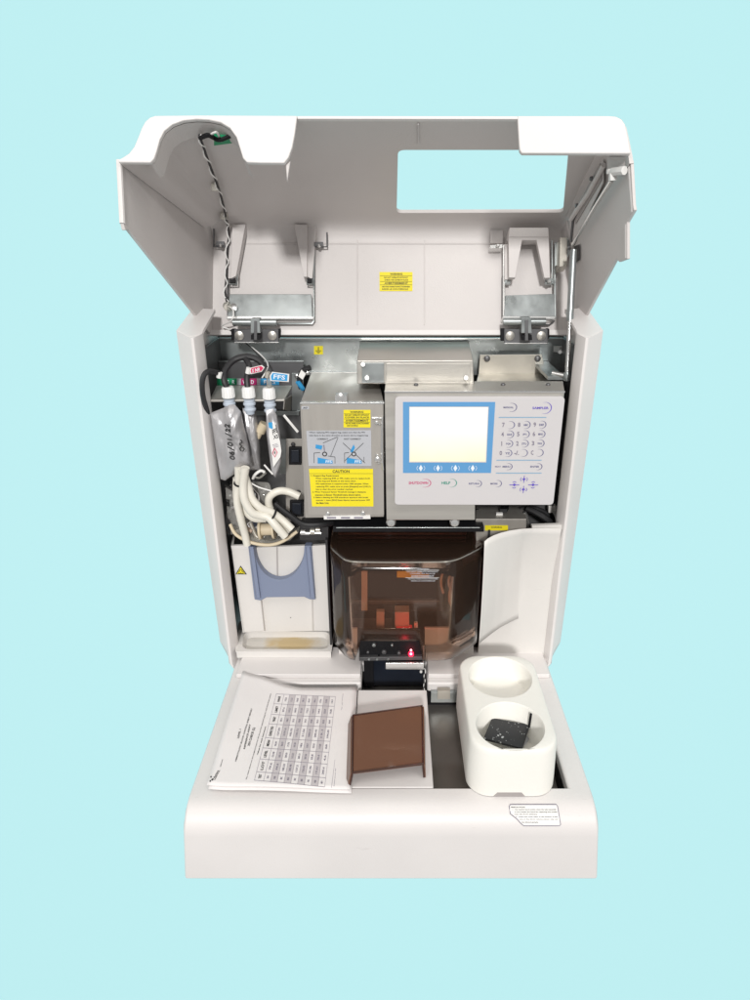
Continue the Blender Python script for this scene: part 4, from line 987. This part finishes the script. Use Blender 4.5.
# shelf that holds the pouches
mb = MB(); a = B3(135, 307, 1.2); b_ = B3(390, 305, 1.2); c = B3(418, 270, 4.6); d = B3(160, 272, 4.6)
c.z = d.z = a.z + .45
mb.hexa([a, b_, c, d], [p - Vector((0, 0, .18)) for p in (a, b_, c, d)], 'steel')
mb.prism([B3(388, 305, 1.25), B3(412, 290, 4.4), B3(408, 345, 4.4), B3(385, 340, 1.3)], (.1, 0, 0), 'steel')
mb.build('pouch_shelf', root, bevel=.04)
mb = MB(); Yt = 5.2
mb.prism([B3(162, 282, Yt), B3(186, 282, Yt), B3(186, 234, Yt), B3(160, 234, Yt)], (0, .1, 0), 'tag_green')
for x0, x1, mm in ((186, 228, 'tag_green'), (242, 296, 'tag_crimson'), (308, 372, 'tag_blue')):
    mb.prism([B3(x0, 256, Yt), B3(x1, 256, Yt), B3(x1, 234, Yt), B3(x0, 234, Yt)], (0, .1, 0), mm)
mb.prism([B3(228, 256, Yt + .02), B3(310, 256, Yt + .02), B3(310, 234, Yt + .02), B3(228, 234, Yt + .02)], (0, .08, 0), 'label_grey')
for t, x, w in (('S', 192, 9), ('R', 212, 9), ('W', 248, 12), ('D', 276, 10), ('F', 320, 9), ('S', 350, 9)): mb.text(t, [B3(x, 252, Yt - .03), B3(x + w, 252, Yt - .03), B3(x + w, 239, Yt - .03), B3(x, 239, Yt - .03)], 'icon_white')
mb.build('colour_strip', root, recalc=False)
# black aspiration lines
mb = MB()
tubes = [([B5(182, 250, .9), B5(165, 205, 1), B5(170, 140, 1.6), B5(230, 70, 2.4), B5(320, 45, 2.6), B5(400, 70, 2.6), B5(445, 125, 2.6)], .27),
         ([B5(325, 255, .9), B5(320, 190, 1.2), B5(335, 110, 1.8), B5(310, 60, 2.4)], .25),
         ([B5(130, 160, 1.0), B5(60, 145, .2), B5(20, 190, -.3), B5(18, 300, -.3), B5(50, 430, .8), B5(75, 560, 2.2)], .22),
         ([B5(750, 120, 3), B5(700, 145, 3.2), B5(680, 200, 3.4), B5(690, 260, 3.6)], .25)]
for p, r in tubes: mb = MB(); mb.tube(p, r, 'rubber', 10); mb.build('tubing', root)
mb = MB()
mb.tube([B5(665, 215, 3.2), B5(690, 250, 3.4), B5(700, 265, 3.6)], .22, 'tag_blue', 8); mb.build('tubing', root)
mb = MB()
mb.tube([B6(430, 310, 1.2), B6(520, 380, 1.0), B6(600, 430, 1.0), B6(700, 430, 1.2), B6(760, 420, 2)], .3, 'rubber', 10)
mb.build('tubing', root)
mb = MB(); mb.prism([B5(668, 180, 2.8), B5(700, 205, 2.8), B5(722, 165, 2.8), B5(690, 135, 2.8)], (0, .6, 0), 'white'); mb.build('connector', root, bevel=.05)
# tags
def hangtag(x0, y0_, pts, mm, text, tq, Y, lab):
    mb = MB(); mb.prism([B5(x, y, Y) for x, y in pts], (0, .12, 0), 'white')
    cx = sum(p[0] for p in pts) / len(pts); cy = sum(p[1] for p in pts) / len(pts)
    mb.prism([B5(cx + (x - cx) * .86, cy + (y - cy) * .8, Y - .03) for x, y in pts], (0, .05, 0), mm)
    mb.text(text, [B5(*p, Y - .06) for p in tq], 'icon_white')
    o = mb.build('tube_tag', None); tag(o, lab, 'tag')
hangtag(0, 0, [(345, 165), (420, 148), (440, 120), (420, 104), (345, 122), (338, 142)], 'tag_red', 'S NR', [(355, 155), (410, 143), (410, 118), (355, 130)], .5, 'small red tag with white letters above the middle pouch cap')
hangtag(0, 0, [(480, 210), (605, 218), (608, 165), (490, 150), (475, 178)], 'tag_blue', 'FFS', [(500, 196), (580, 203), (582, 174), (503, 165)], .5, 'small blue tag with white letters above the right pouch cap')

# ---- reagent pouches
def pouch(outline, thick, Y, cap_u, cap_v, lab, extra=None, mm='foil', ykc=1.0):
    r = thing('reagent_pouch', lab, 'pouch', (0, 0, 0), 'foil reagent pouches hanging from the shelf')
    pts = [B5(x, y, Y) for x, y in outline]; n = len(pts); c = sum(pts, Vector()) / n
    mb = MB(); rings = []; K = 12; lw_ = max(p.x for p in pts) - min(p.x for p in pts)
    for k in range(K + 1):
        t = k / K; s_ = 1 - t; infl = thick * math.sqrt(max(0, 1 - s_ ** 2.6)); rg_ = []
        for p in pts:
            q_ = c + (p - c) * s_
            wr = .55 * mnoise.noise(Vector((q_.x * .9 + q_.z * .25, q_.z * .28, Y))) + .22 * mnoise.noise(Vector((q_.x * 2.2 - q_.z * .5, q_.z * .7, 3 + Y))) + .08 * mnoise.noise(Vector((q_.x * 5, q_.z * 3, 7)))
            rg_.append(q_ + Vector((0, -infl - wr * min(1, t * 4) * min(1, thick * 1.6) , 0)))
        rings.append(rg_)
    for side in (1, -1):
        vs = [Vector((p.x, Y + (p.y - Y) * side, p.z)) for rg in rings for p in rg]
        mb.add(vs, [[i * n + j, i * n + (j + 1) % n, (i + 1) * n + (j + 1) % n, (i + 1) * n + j] for i in range(K) for j in range(n)], mm)
    body = mb.build('foil_bag', r, merge=True, smooth=45)
    mb = MB(); cc = B5(cap_u, cap_v, ykc)
    mb.lathe(cc + Vector((0, 0, -1.9)), (0, 0, 1), [(0, .36), (.3, .42), (.3, .5), (.45, .52), (.55, .42), (.8, .42), (.8, .52), (.95, .52), (1.0, .45), (1.3, .46)], 'collar', 20)
    mb.build('neck', r)
    mb = MB(); prof = [(-.5, .50), (-.45, .54), (.35, .50), (.45, .44), (.47, .2)]
    mb.lathe(cc, (0, 0, 1), prof, 'cap_white', 28)
    for k in range(16):
        a = 2 * math.pi * k / 16; mb.cyl(cc + Vector((.53 * math.cos(a), .53 * math.sin(a), -.42)), cc + Vector((.50 * math.cos(a), .50 * math.sin(a), .3)), .03, 'cap_white', 5)
    mb.build('cap', r)
    if extra: extra(r)
    seat(r, (c.x, c.y, min(p.z for p in pts))); return r
def edge_dense(pts, n=8):
    out = []
    for i in range(len(pts)):
        a = pts[i]; b = pts[(i + 1) % len(pts)]
        for k in range(n): out.append((a[0] + (b[0] - a[0]) * k / n, a[1] + (b[1] - a[1]) * k / n))
    return out
p2 = edge_dense([(290, 395), (375, 400), (395, 500), (405, 620), (415, 815), (330, 820), (300, 600)])
pouch(p2, .5, 2.0, 330, 285, 'silver foil pouch tucked behind the one with handwriting, middle cap of three')
def writing(r):
    mb = MB(); W = lambda x, y: B5(x, y, -.40)
    A0, A1 = Vector((238, 748)), Vector((196, 500)); D_ = A1 - A0; Nn = Vector((-30, -4))      # reading direction runs up the pouch
    glyph = {'0': [[(.5, 0), (.9, .3), (.85, .8), (.45, 1), (.1, .7), (.15, .2), (.55, 0)]], '6': [[(.7, 1), (.25, .7), (.1, .25), (.5, 0), (.9, .25), (.6, .5), (.15, .3)]], '/': [[(.1, -.2), (.9, 1.2)]],
             '1': [[(.5, 1), (.5, 0)]], '2': [[(.1, .75), (.45, 1), (.85, .75), (.5, .3), (.1, 0), (.95, .05)]]}
    strokes = []; word = '06/01/22'
    for i, ch_ in enumerate(word):
        for st_ in glyph[ch_]: strokes.append([tuple(A0 + D_ * ((i + gx_ * .78) / 8) + Nn * gy_) for gx_, gy_ in st_])
    strokes += [[(282, 690), (272, 672), (284, 655), (270, 640), (286, 628), (276, 612)], [(292, 690), (302, 676), (290, 664)]]
    for s_ in strokes: mb.tube([W(*p) for p in s_], .055, 'ink', 5, sub=3)
    mb.build('handwritten_date', r)
p1 = edge_dense([(70, 430), (160, 395), (200, 365), (240, 375), (280, 420), (300, 520), (330, 640), (350, 780), (300, 800), (170, 890), (140, 880), (110, 700)])
pouch(p1, .75, .6, 192, 285, 'large silver foil pouch with a date handwritten in black, leftmost of three', writing)
def stick(r):
    mb = MB(); W = lambda x, y, o=0: B5(x, y, -.12 - o)
    mb.prism([W(472, 500), W(510, 505), W(545, 620), W(555, 690), W(548, 730), (W(500, 800)), W(488, 700), W(470, 590)], (0, .06, 0), 'white')
    mb.prism([W(470, 530, .03), W(496, 540, .03), W(492, 492, .03), W(466, 495, .03)], (0, .02, 0), 'tag_blue')
    mb.text('FFS', [W(496, 580, .03), W(530, 560, .03), W(520, 530, .03), W(492, 545, .03)], 'ink')
    mb.text('XS', [W(500, 610, .03), W(535, 600, .03), W(530, 575, .03), W(500, 583, .03)], 'ink')
    for k in range(3): mb.text('REAGENT', [W(493 + 4 * k, 650 + k * 9, .03), W(530 + 4 * k, 640 + k * 9, .03), W(530 + 4 * k, 635 + k * 9, .03), W(493 + 4 * k, 645 + k * 9, .03)], 'digit_ink')
    dq = [W(508, 670, .03), W(526, 698, .03), W(510, 730, .03), W(494, 705, .03)]
    mb.tube(dq + [dq[0]], .035, 'tag_red', 4, sub=1); mb.prism([dq[0].lerp(dq[2], .3), dq[1].lerp(dq[3], .35), dq[2].lerp(dq[0], .3), dq[3].lerp(dq[1], .35)], (0, .01, 0), 'ink')
    mb.build('pouch_label', r, recalc=False)
p3 = edge_dense([(450, 410), (500, 400), (525, 450), (545, 560), (560, 690), (555, 760), (515, 870), (490, 845), (470, 700), (452, 560)])
pouch(p3, .42, .5, 470, 293, 'narrow silver foil pouch with a white label and red diamond, rightmost of three', stick)
mb = MB()
for x, y in ((132, 170), (330, 140), (460, 168)): mb.lathe(B5(x, y, .9), (.3, 0, 1), [(-.25, .22), (.25, .22)], 'white' if x < 400 else 'warm_zinc', 12)
mb.build('tube_fitting', root); mb = MB(); mb.tube([B5(572, 445, 1), B5(610, 490, .8), B5(668, 560, .6)], .12, 'white', 6); mb.build('white_strap', root); mb = MB(); mb.tube([B5(470, 160, 1), B5(472, 255, 1)], .22, 'clear_film', 8)
mb.build('clear_tube', root); mb = MB(); mb.lathe(B5(440, 500, 2), (-.6, 0, -1), [(0, .42), (.9, .45), (.9, .3), (1.5, .3)], 'spool', 14)
mb.build('tube_fitting', root)

# ---- bundle of white hoses
mb = MB()
H = [([(222, 100), (222, 190), (214, 290), (236, 400), (258, 480), (272, 548)], .34, -.1), ([(262, 100), (250, 200), (258, 290), (300, 360), (350, 378), (395, 390), (440, 440), (492, 500)], .36, -.75),
     ([(240, 105), (275, 200), (300, 280), (350, 335), (410, 358), (470, 400), (532, 458)], .35, -.3), ([(575, 268), (510, 240), (450, 238), (402, 270), (398, 320), (425, 375), (460, 430), (505, 478)], .34, .2),
     ([(236, 110), (248, 230), (290, 330), (350, 370), (410, 372), (465, 425), (515, 455)], .33, .45), ([(250, 150), (232, 260), (262, 350), (310, 395), (380, 398)], .31, .4), ([(228, 108), (236, 200), (280, 300), (335, 350), (400, 365), (450, 420), (470, 490)], .32, .1), ([(206, 160), (205, 260), (222, 350), (246, 440)], .25, .6)]
for p, r, Y in H: mb.tube([B6(x, y, Y + .15 * math.sin(i * 1.7)) for i, (x, y) in enumerate(p)], r, 'hose', 14, sub=6)
o = None
hb_root = thing('hose_bundle', 'bundle of thick cream-white hoses tied with black cable ties below the foil pouches', 'hoses', (0, 0, 0))
mb.build('hose', hb_root)
def ring(cx, cy, Y, ax, ay, tilt):
    mb = MB(); c = B6(cx, cy, Y)
    pts = [c + Vector((ax * math.cos(a) * math.cos(tilt) - .15 * math.sin(a) * math.sin(tilt), ay * math.sin(a), ax * math.cos(a) * math.sin(tilt) + .15 * math.sin(a) * math.cos(tilt))) for a in [2 * math.pi * k / 24 for k in range(25)]]
    mb.tube(pts, .09, 'black', 6, sub=1); mb.build('cable_tie', hb_root)
ring(240, 188, -.1, .62, .55, 0); ring(412, 378, -.25, .72, .62, .9)
seat(hb_root, B6(270, 545, 0))
# spool, fittings and clear film
mb = MB(); c = B6(387, 458, 1.0)
mb.lathe(c, (1, 0, .05), [(-.72, .9), (-.5, .9), (-.5, .55), (.5, .55), (.5, .9), (.72, .9)], 'spool', 28)
mb.build('spool', root, bevel=.04)
mb = MB()
pts = [(180, 480), (290, 530), (400, 555), (520, 520), (570, 470), (510, 495), (420, 525), (380, 520), (300, 505), (230, 450)]
mb.prism([B6(x, y, .6) for x, y in pts], (0, 1.2, 0), 'clear_film')
mb.tube([B6(175, 430, 1), B6(210, 490, .4), B6(300, 535, .2), B6(400, 548, .2), B6(480, 525, .3), B6(560, 470, .6)], .16, 'spool', 8)
mb.tube([B6(290, 420, 1.2), B6(320, 490, 1.0), B6(345, 515, .9)], .2, 'warm_zinc', 8); mb.tube([B6(300, 470, .8), B6(250, 440, 1), B6(220, 400, 1.2)], .18, 'tan', 8)
mb.build('funnel_tray', root, smooth=50)
mb = MB()
rows_ = []; rnd = random.Random(3)
gx, gy = 7, 8
for j in range(gy + 1):
    rows_.append([B6(150 + 260 * i / gx + rnd.uniform(-12, 12), 180 + 310 * j / gy + rnd.uniform(-12, 12), 2.3 + rnd.uniform(-.8, .8)) for i in range(gx + 1)])
vs = [p for r_ in rows_ for p in r_]; n = gx + 1
mb.add(vs, [[j * n + i, j * n + i + 1, (j + 1) * n + i + 1, (j + 1) * n + i] for j in range(gy) for i in range(gx)], 'film')
o = mb.build('plastic_film', None, smooth=80); md = o.modifiers.new('sub', 'SUBSURF'); md.levels = 2; md.render_levels = 2; tag(o, 'crumpled clear plastic bag behind the white hoses', 'plastic bag')
mb = MB()
mb.tube([B6(285, 185, .2), B6(340, 215, 0), B6(420, 238, 0)], .07, 'white', 6); mb.tube([B6(305, 165, .3), B6(320, 140, .1), B6(350, 120, .2), B6(372, 128, .3)], .13, 'white', 6); mb.tube([B6(370, 85, .3), B6(420, 140, .2)], .08, 'white', 6)
mb.build('wire', root); mb = MB()
mb.tube([B6(315, 155, .6), B6(345, 160, .5), B6(380, 130, .4)], .1, 'clear_film', 6)
mb.build('clear_tube', root); mb = MB()
for x, y, h in ((595, 475, .5), (620, 480, .35), (650, 470, .6), (680, 460, .4)): mb.lathe(B6(x, y, 1), (1, 0, 0), [(-.2, h * .5), (.2, h * .5)], 'bright_metal' if x < 640 else 'warm_zinc', 12)
mb.tube([B6(580, 478, 1), B6(700, 478, 1)], .13, 'bright_metal', 8)
mb.build('valve_fittings', root); mb = MB()
mb.prism([B6(575, 520, 1.6), B6(740, 520, 1.6), B6(740, 440, 1.6), B6(575, 440, 1.6)], (0, 2, 0), 'dark')
mb.build('valve_block', root)

# ================================================================== LOOSE THINGS
# paper
def ph(x, y):
    return .12 * math.sin(x * .55 + .6) * math.cos(y * .35) + (.25 * max(0, (-12.2 - x) / 2) ** 2 if x < -12.2 else 0)
def paper_pt(u, v, dz=0.0, base=.42):
    p = PZ(u, v, base); p.z += ph(p.x, p.y) * .6 + dz; return p
PC = [(243, 672), (356, 687), (350, 789), (207, 787)]
def pq(s_, t):    # s across, t down the picture
    e0 = [(243, 672), (262, 676), (283, 684), (300, 687.5), (330, 687.5), (356, 687)]; k = s_ * 5; i = min(int(k), 4); f_ = k - i
    a = (e0[i][0] + (e0[i + 1][0] - e0[i][0]) * f_, e0[i][1] + (e0[i + 1][1] - e0[i][1]) * f_); b = (207 + 143 * s_, 786 + 3 * s_)
    return (a[0] + (b[0] - a[0]) * t, a[1] + (b[1] - a[1]) * t)
pr = thing('printed_sheet', 'printed white table sheets lying turned sideways over the left well', 'paper', (0, 0, 0))
for k in range(2):
    mb = MB(); n = 24; vs = []
    for j in range(n + 1):
        for i in range(n + 1):
            u, v = pq(i / n, j / n); p = paper_pt(u + (k * 1.2), v + (k * 2.2 * j / n), -k * .16); vs.append(p)
    mb.add(vs, [[j * (n + 1) + i, (j + 1) * (n + 1) + i, (j + 1) * (n + 1) + i + 1, j * (n + 1) + i + 1] for j in range(n) for i in range(n)], 'paper')
    mb.build('sheet', pr, smooth=80, solid=.012)
mb = MB()
T = [(276.3, 694), (335.6, 697.2), (324.6, 787), (254.4, 781)]   # table corners: top left, top right, bottom right, bottom left
def tp(s_, t, dz=.03):
    a = (T[0][0] + (T[1][0] - T[0][0]) * s_, T[0][1] + (T[1][1] - T[0][1]) * s_); b = (T[3][0] + (T[2][0] - T[3][0]) * s_, T[3][1] + (T[2][1] - T[3][1]) * s_)
    return paper_pt(a[0] + (b[0] - a[0]) * t, a[1] + (b[1] - a[1]) * t, dz)
cs = [0, .13] + [.13 + .87 * (k + 1) / 9 for k in range(9)]; rs = [0, .11, .23, .34, .50, .62, .75, .9, 1.0]
for i in range(2, 10, 2):
    for r_ in range(8): mb.quad([tp(cs[i], rs[r_ + 1], .025), tp(cs[i + 1], rs[r_ + 1], .025), tp(cs[i + 1], rs[r_], .025), tp(cs[i], rs[r_], .025)], 'cell_shade')
for c_ in cs: mb.tube([tp(c_, r_, .035) for r_ in rs], .011, 'digit_ink', 4, sub=1)
for r_ in rs: mb.tube([tp(c_, r_, .035) for c_ in cs], .011, 'digit_ink', 4, sub=1)
heads = ['RANGE', 'LIMIT', 'TARGET', 'EXPECTED', 'MEAN', 'LEVEL', 'LOT', 'TEST']
for r_ in range(8):
    s0, s1 = .035, .085; a, b_ = rs[r_] + .025, rs[r_ + 1] - .025
    mb.text(heads[r_], [tp(s1, b_, .04), tp(s1, a, .04), tp(s0 + .01, a, .04), tp(s0 + .01, b_, .04)], 'ink')
    for c_ in range(1, 10 + 1 - 1):
        w = cs[c_ + 1] - cs[c_]; t_ = '%.*f' % (random.choice((1, 2)), random.uniform(1, 300)) if r_ < 7 else random.choice(['WBC', 'RBC', 'HGB', 'HCT', 'MCV', 'MCH', 'PLT', 'RDW', 'MPV'])
        mb.text(t_, [tp(cs[c_] + w * .66, b_ - .01, .04), tp(cs[c_] + w * .66, a + .01, .04), tp(cs[c_] + w * .36, a + .01, .04), tp(cs[c_] + w * .36, b_ - .01, .04)], 'digit_ink')
def d4(x, y, dz=.03): return paper_pt(205 + x / 4.84, 660 + y / 4.84, dz)
def up_text(t, x0, y0_, x1, y1_, h, m='ink'):     # baseline from (x0,y0) up to (x1,y1), the letters rising to the left
    mb.text(t, [d4(x0, y0_), d4(x1, y1_), d4(x1 - h, y1_ - h * .1), d4(x0 - h, y0_ - h * .1)], m)
up_text('XN CHECK (L)', 220, 418, 246, 328, 15); up_text('REFERENCE ASSAY', 194, 432, 222, 312, 8); up_text('HEMATOLOGY BLOOD CONTROL SHEET REPORT', 152, 492, 230, 236, 7)
up_text('LEVEL 1', 165, 382, 176, 338, 9); up_text('The values shown are the assigned means for this lot and the expected range for each level of the control.', 203, 582, 322, 163, 6); up_text('Values for each instrument', 256, 460, 296, 320, 6)
up_text('CONTROL', 50, 585, 74, 538, 12); up_text('Quality assurance', 78, 522, 89, 486, 6); up_text('Reference 03', 626, 610, 634, 525, 3, 'digit_ink'); up_text('Page 1 of 2', 662, 245, 668, 210, 3, 'digit_ink')
for x, y, r in ((26, 592, 5), (36, 584, 6), (30, 572, 5), (44, 572, 3)):
    mb.quad([d4(x - r, y + r * .3), d4(x, y + r), d4(x + r, y - r * .3), d4(x, y - r)], 'ink')
mb.tube([d4(612, 618, .035), d4(668, 165, .035)], .012, 'digit_ink', 4, sub=1)
mb.build('printing', pr, recalc=False)
seat(pr, PZ(290, 740, 0))

# loose brown cover lying on the centre block
br = thing('brown_cover', 'loose brown translucent plastic cover lying on the white block between the two wells', 'plastic cover', (0, 0, 0))
zc = 1.35
tl_, tr_, br_, bl_ = PZ(353, 715.5, zc), PZ(422, 706, zc), PZ(423, 764, zc), PZ(352.5, 773, zc)
mb = MB(); mb.prism(rounded([bl_, br_, tr_, tl_], .22), (0, 0, -.16), 'brown_acrylic'); mb.build('top', br, bevel=.05)
mb = MB()
a0, a1 = PZ(346.8, 777, .35), PZ(351, 787.5, .06)
fl = [tl_ + Vector((-.03, 0, -.05)), bl_ + Vector((-.03, 0, -.05)), Vector((bl_.x - .25, bl_.y - .25, .06)), Vector((bl_.x - .55, bl_.y + .5, .06)), Vector((tl_.x - .45, tl_.y - .1, .06))]
mb.prism(fl, (-.14, 0, 0), 'brown_acrylic'); mb.build('side_flap', br, bevel=.03)
mb = MB(); mb.prism([tr_ + Vector((.03, 0, -.05)), br_ + Vector((.03, 0, -.05)), Vector((br_.x + .1, br_.y - .1, .06)), Vector((tr_.x + .2, tr_.y, .06))], (.14, 0, 0), 'brown_acrylic'); mb.build('side_flap', br, bevel=.03)
mb = MB(); mb.prism([tl_ + Vector((0, .03, -.02)), tr_ + Vector((0, .03, -.02)), Vector((tr_.x, tr_.y + .12, .06)), Vector((tl_.x, tl_.y + .12, .06))], (0, .12, 0), 'brown_acrylic'); mb.build('back_flap', br, bevel=.03)
mb = MB(); o4_ = Vector((0, 0, .02))
mb.tube([tl_ + o4_, tr_ + o4_, br_ + o4_, bl_ + o4_, tl_ + o4_], .09, 'dark_brown', 8, sub=1)
mb.tube([bl_ + o4_, Vector((bl_.x - .25, bl_.y - .25, .1))], .08, 'dark_brown', 8, sub=1); mb.tube([br_ + o4_, Vector((br_.x + .1, br_.y - .1, .1))], .08, 'dark_brown', 8, sub=1); mb.build('rim', br)
seat(br, (tl_.x, bl_.y, 0))

# white two-cup holder
hr = thing('cup_holder', 'cream-white foam block with two round cups standing over the right well', 'holder', (0, 0, 0))
zt2 = 4.5
fl_, fr_ = PZ(468.5, 788, .1), PZ(559, 788, .1)
X0, X1, Yf, Yk = 5.7, 12.55, -16.55 + .1, -4.9
Yf = PZ(500, 796.5, 0).y
def rr_(x0, x1, y0, y1, r, z, n=8):
    out = []
    for cx, cy, a0 in ((x0 + r, y0 + r, 180), (x1 - r, y0 + r, 270), (x1 - r, y1 - r, 0), (x0 + r, y1 - r, 90)):
        for k in range(n + 1): a = math.radians(a0 + 90 * k / n); out.append(Vector((cx + r * math.cos(a), cy + r * math.sin(a), z)))
    return out
Lp = lambda ins, z: rr_(X0 + ins, X1 - ins, Yf + ins, Yk - ins, 1.75, z)
mb = MB()
stack = [Lp(0, .25), Lp(0, .9), Lp(.08, zt2 - .5), Lp(.12, zt2 - .2), Lp(.18, zt2 - .06), Lp(.26, zt2)]
cut = stack[0]
for i, p in enumerate(stack[0]): p.z = .04
n = len(stack[0])
# notch in the front foot
for p in stack[0]: pass
for k in range(len(stack) - 1): mb.strip(stack[k] + [stack[k][0]], stack[k + 1] + [stack[k + 1][0]], 'sponge_white')
def circ(u, v, ru, z, rad, n=40): c = PZ(u, v, z); return [Vector((c.x + rad * math.cos(2 * math.pi * k / n), c.y + rad * math.sin(2 * math.pi * k / n), z)) for k in range(n)]
bigc = circ(510, 725, 0, zt2, 2.66); smc = circ(500, 676.5, 0, zt2, 2.72)
bm = bmesh.new()
for lp in (stack[-1], bigc, smc):
    vv = [bm.verts.new(p) for p in lp]
    for i in range(len(vv)): bm.edges.new((vv[i], vv[(i + 1) % len(vv)]))
bmesh.ops.triangle_fill(bm, use_beauty=True, edges=bm.edges[:], normal=(0, 0, 1)); bm.verts.index_update()
mb.add([v.co.copy() for v in bm.verts], [[v.index for v in f.verts] for f in bm.faces], 'sponge_white'); bm.free()
for lp, depth in ((bigc, 2.9), (smc, 1.7)):
    c = sum(lp, Vector()) / len(lp)
    r1 = [c + (p - c) * .965 + Vector((0, 0, -.12)) for p in lp]; r2 = [c + (p - c) * .93 + Vector((0, 0, -depth + .25)) for p in lp]; r3 = [c + (p - c) * .86 + Vector((0, 0, -depth)) for p in lp]
    for A_, B_ in ((lp, r1), (r1, r2), (r2, r3)): mb.strip(A_ + [A_[0]], B_ + [B_[0]], 'sponge_white')
    mb.add(r3, [list(range(len(r3)))], 'sponge_white')
holder = mb.build('foam_block', hr, merge=True, smooth=50)
mb = MB(); na = PZ(493, 796, 0).x; nb = PZ(525, 796, 0).x
mb.prism([(na, Yf - .015, .03), (nb, Yf - .015, .03), (nb - .3, Yf - .015, .42), (na + .3, Yf - .015, .42)], (0, .3, 0), 'seam'); mb.build('finger_notch', hr)
seat(hr, (9, -10, 0))
# black speckled piece in the front cup
kr = thing('speckled_plate', 'black speckled plastic plate with a thin pin inside the front cup', 'plate', (0, 0, 0))
mb = MB(); K = [PZ(483.5, 738, 3.3), PZ(522.5, 748, 3.1), PZ(530, 724.5, 2.9), PZ(492, 717.8, 3.0)]
mb.prism(K, (0, 0, -.22), 'speckled'); mb.build('plate', kr, bevel=.02)
mb = MB(); c = PZ(529, 727, 3.0); mb.cyl(c, PY(531, 714, c.y - .1), .10, 'black', 10); mb.build('pin', kr)
mb = MB(); mb.prism([PZ(524, 746, 1.75), PZ(535, 731, 1.8), PZ(529, 726, 2.0), PZ(518, 742, 2.0)], (0, 0, -.12), 'label_grey'); mb.build('grey_flap', kr)
seat(kr, K[0] + Vector((0, 0, -.5)))
seat(root, (0, 0, -7.1))
# empties with a moved origin: nested children keep their own place because only the first level is shifted

# ================================================================== BACKDROP, LIGHT, CAMERA
BD = 620
mb = MB(); c = CAM + FW * BD; h = 2600
mb.add([c - RT * h - UP * h, c + RT * h - UP * h, c + RT * h + UP * h, c - RT * h + UP * h], [[0, 1, 2, 3]], 'seam')
bg = bpy.data.materials.new('backdrop_paper'); bg.use_nodes = True; bb = bg.node_tree.nodes['Principled BSDF']
bb.inputs['Base Color'].default_value = (.53, .885, .925, 1); bb.inputs['Roughness'].default_value = 1; bb.inputs['Specular IOR Level'].default_value = 0
M['seam_bg'] = bg
o = mb.build('backdrop', None, recalc=False); o.data.materials.clear(); o.data.materials.append(bg); o['kind'] = 'structure'

w = bpy.data.worlds.new('World'); scene.world = w; w.use_nodes = True
w.node_tree.nodes['Background'].inputs[0].default_value = (1, .985, .97, 1); w.node_tree.nodes['Background'].inputs[1].default_value = .46
def area(name, loc, target, size, energy, col=(1, 1, 1), size_y=None):
    l = bpy.data.lights.new(name, 'AREA'); l.size = size * S; l.energy = energy; l.color = col
    if size_y: l.shape = 'RECTANGLE'; l.size_y = size_y * S
    o = bpy.data.objects.new(name, l); COL.objects.link(o); o.location = Vector(loc) * S
    o.rotation_euler = (Vector(target) - Vector(loc)).to_track_quat('-Z', 'Y').to_euler(); return o
# added distant frontal fill (even over the backdrop) and two ceiling fittings
far = CAM - FW * 5000 + UP * 250
area('far_fill', far, (0, 0, 15), 400, 17000, (1, .985, .965))
area('ceiling_light', (-45, -75, 150), (0, -5, 12), 40, 4.2, (1, .96, .91), 110)
area('ceiling_light', (55, -60, 150), (0, -5, 12), 40, 4.2, (1, .96, .91), 110)

cam = bpy.data.cameras.new('camera'); co = bpy.data.objects.new('camera', cam); COL.objects.link(co); scene.camera = co
cam.sensor_fit = 'VERTICAL'; cam.sensor_height = 24; cam.lens = 24 * F / 1000; cam.shift_x = -(CU - 375) / 1000
cam.clip_start = .02; cam.clip_end = 200
co.location = CAM * S; co.rotation_euler = (math.radians(90) - TH, 0, 0)
scene.view_settings.view_transform = 'Standard'; scene.view_settings.look = 'None'; scene.view_settings.exposure = 0; scene.view_settings.gamma = 1
scene.cycles.transparent_max_bounces = 24; scene.cycles.max_bounces = 8
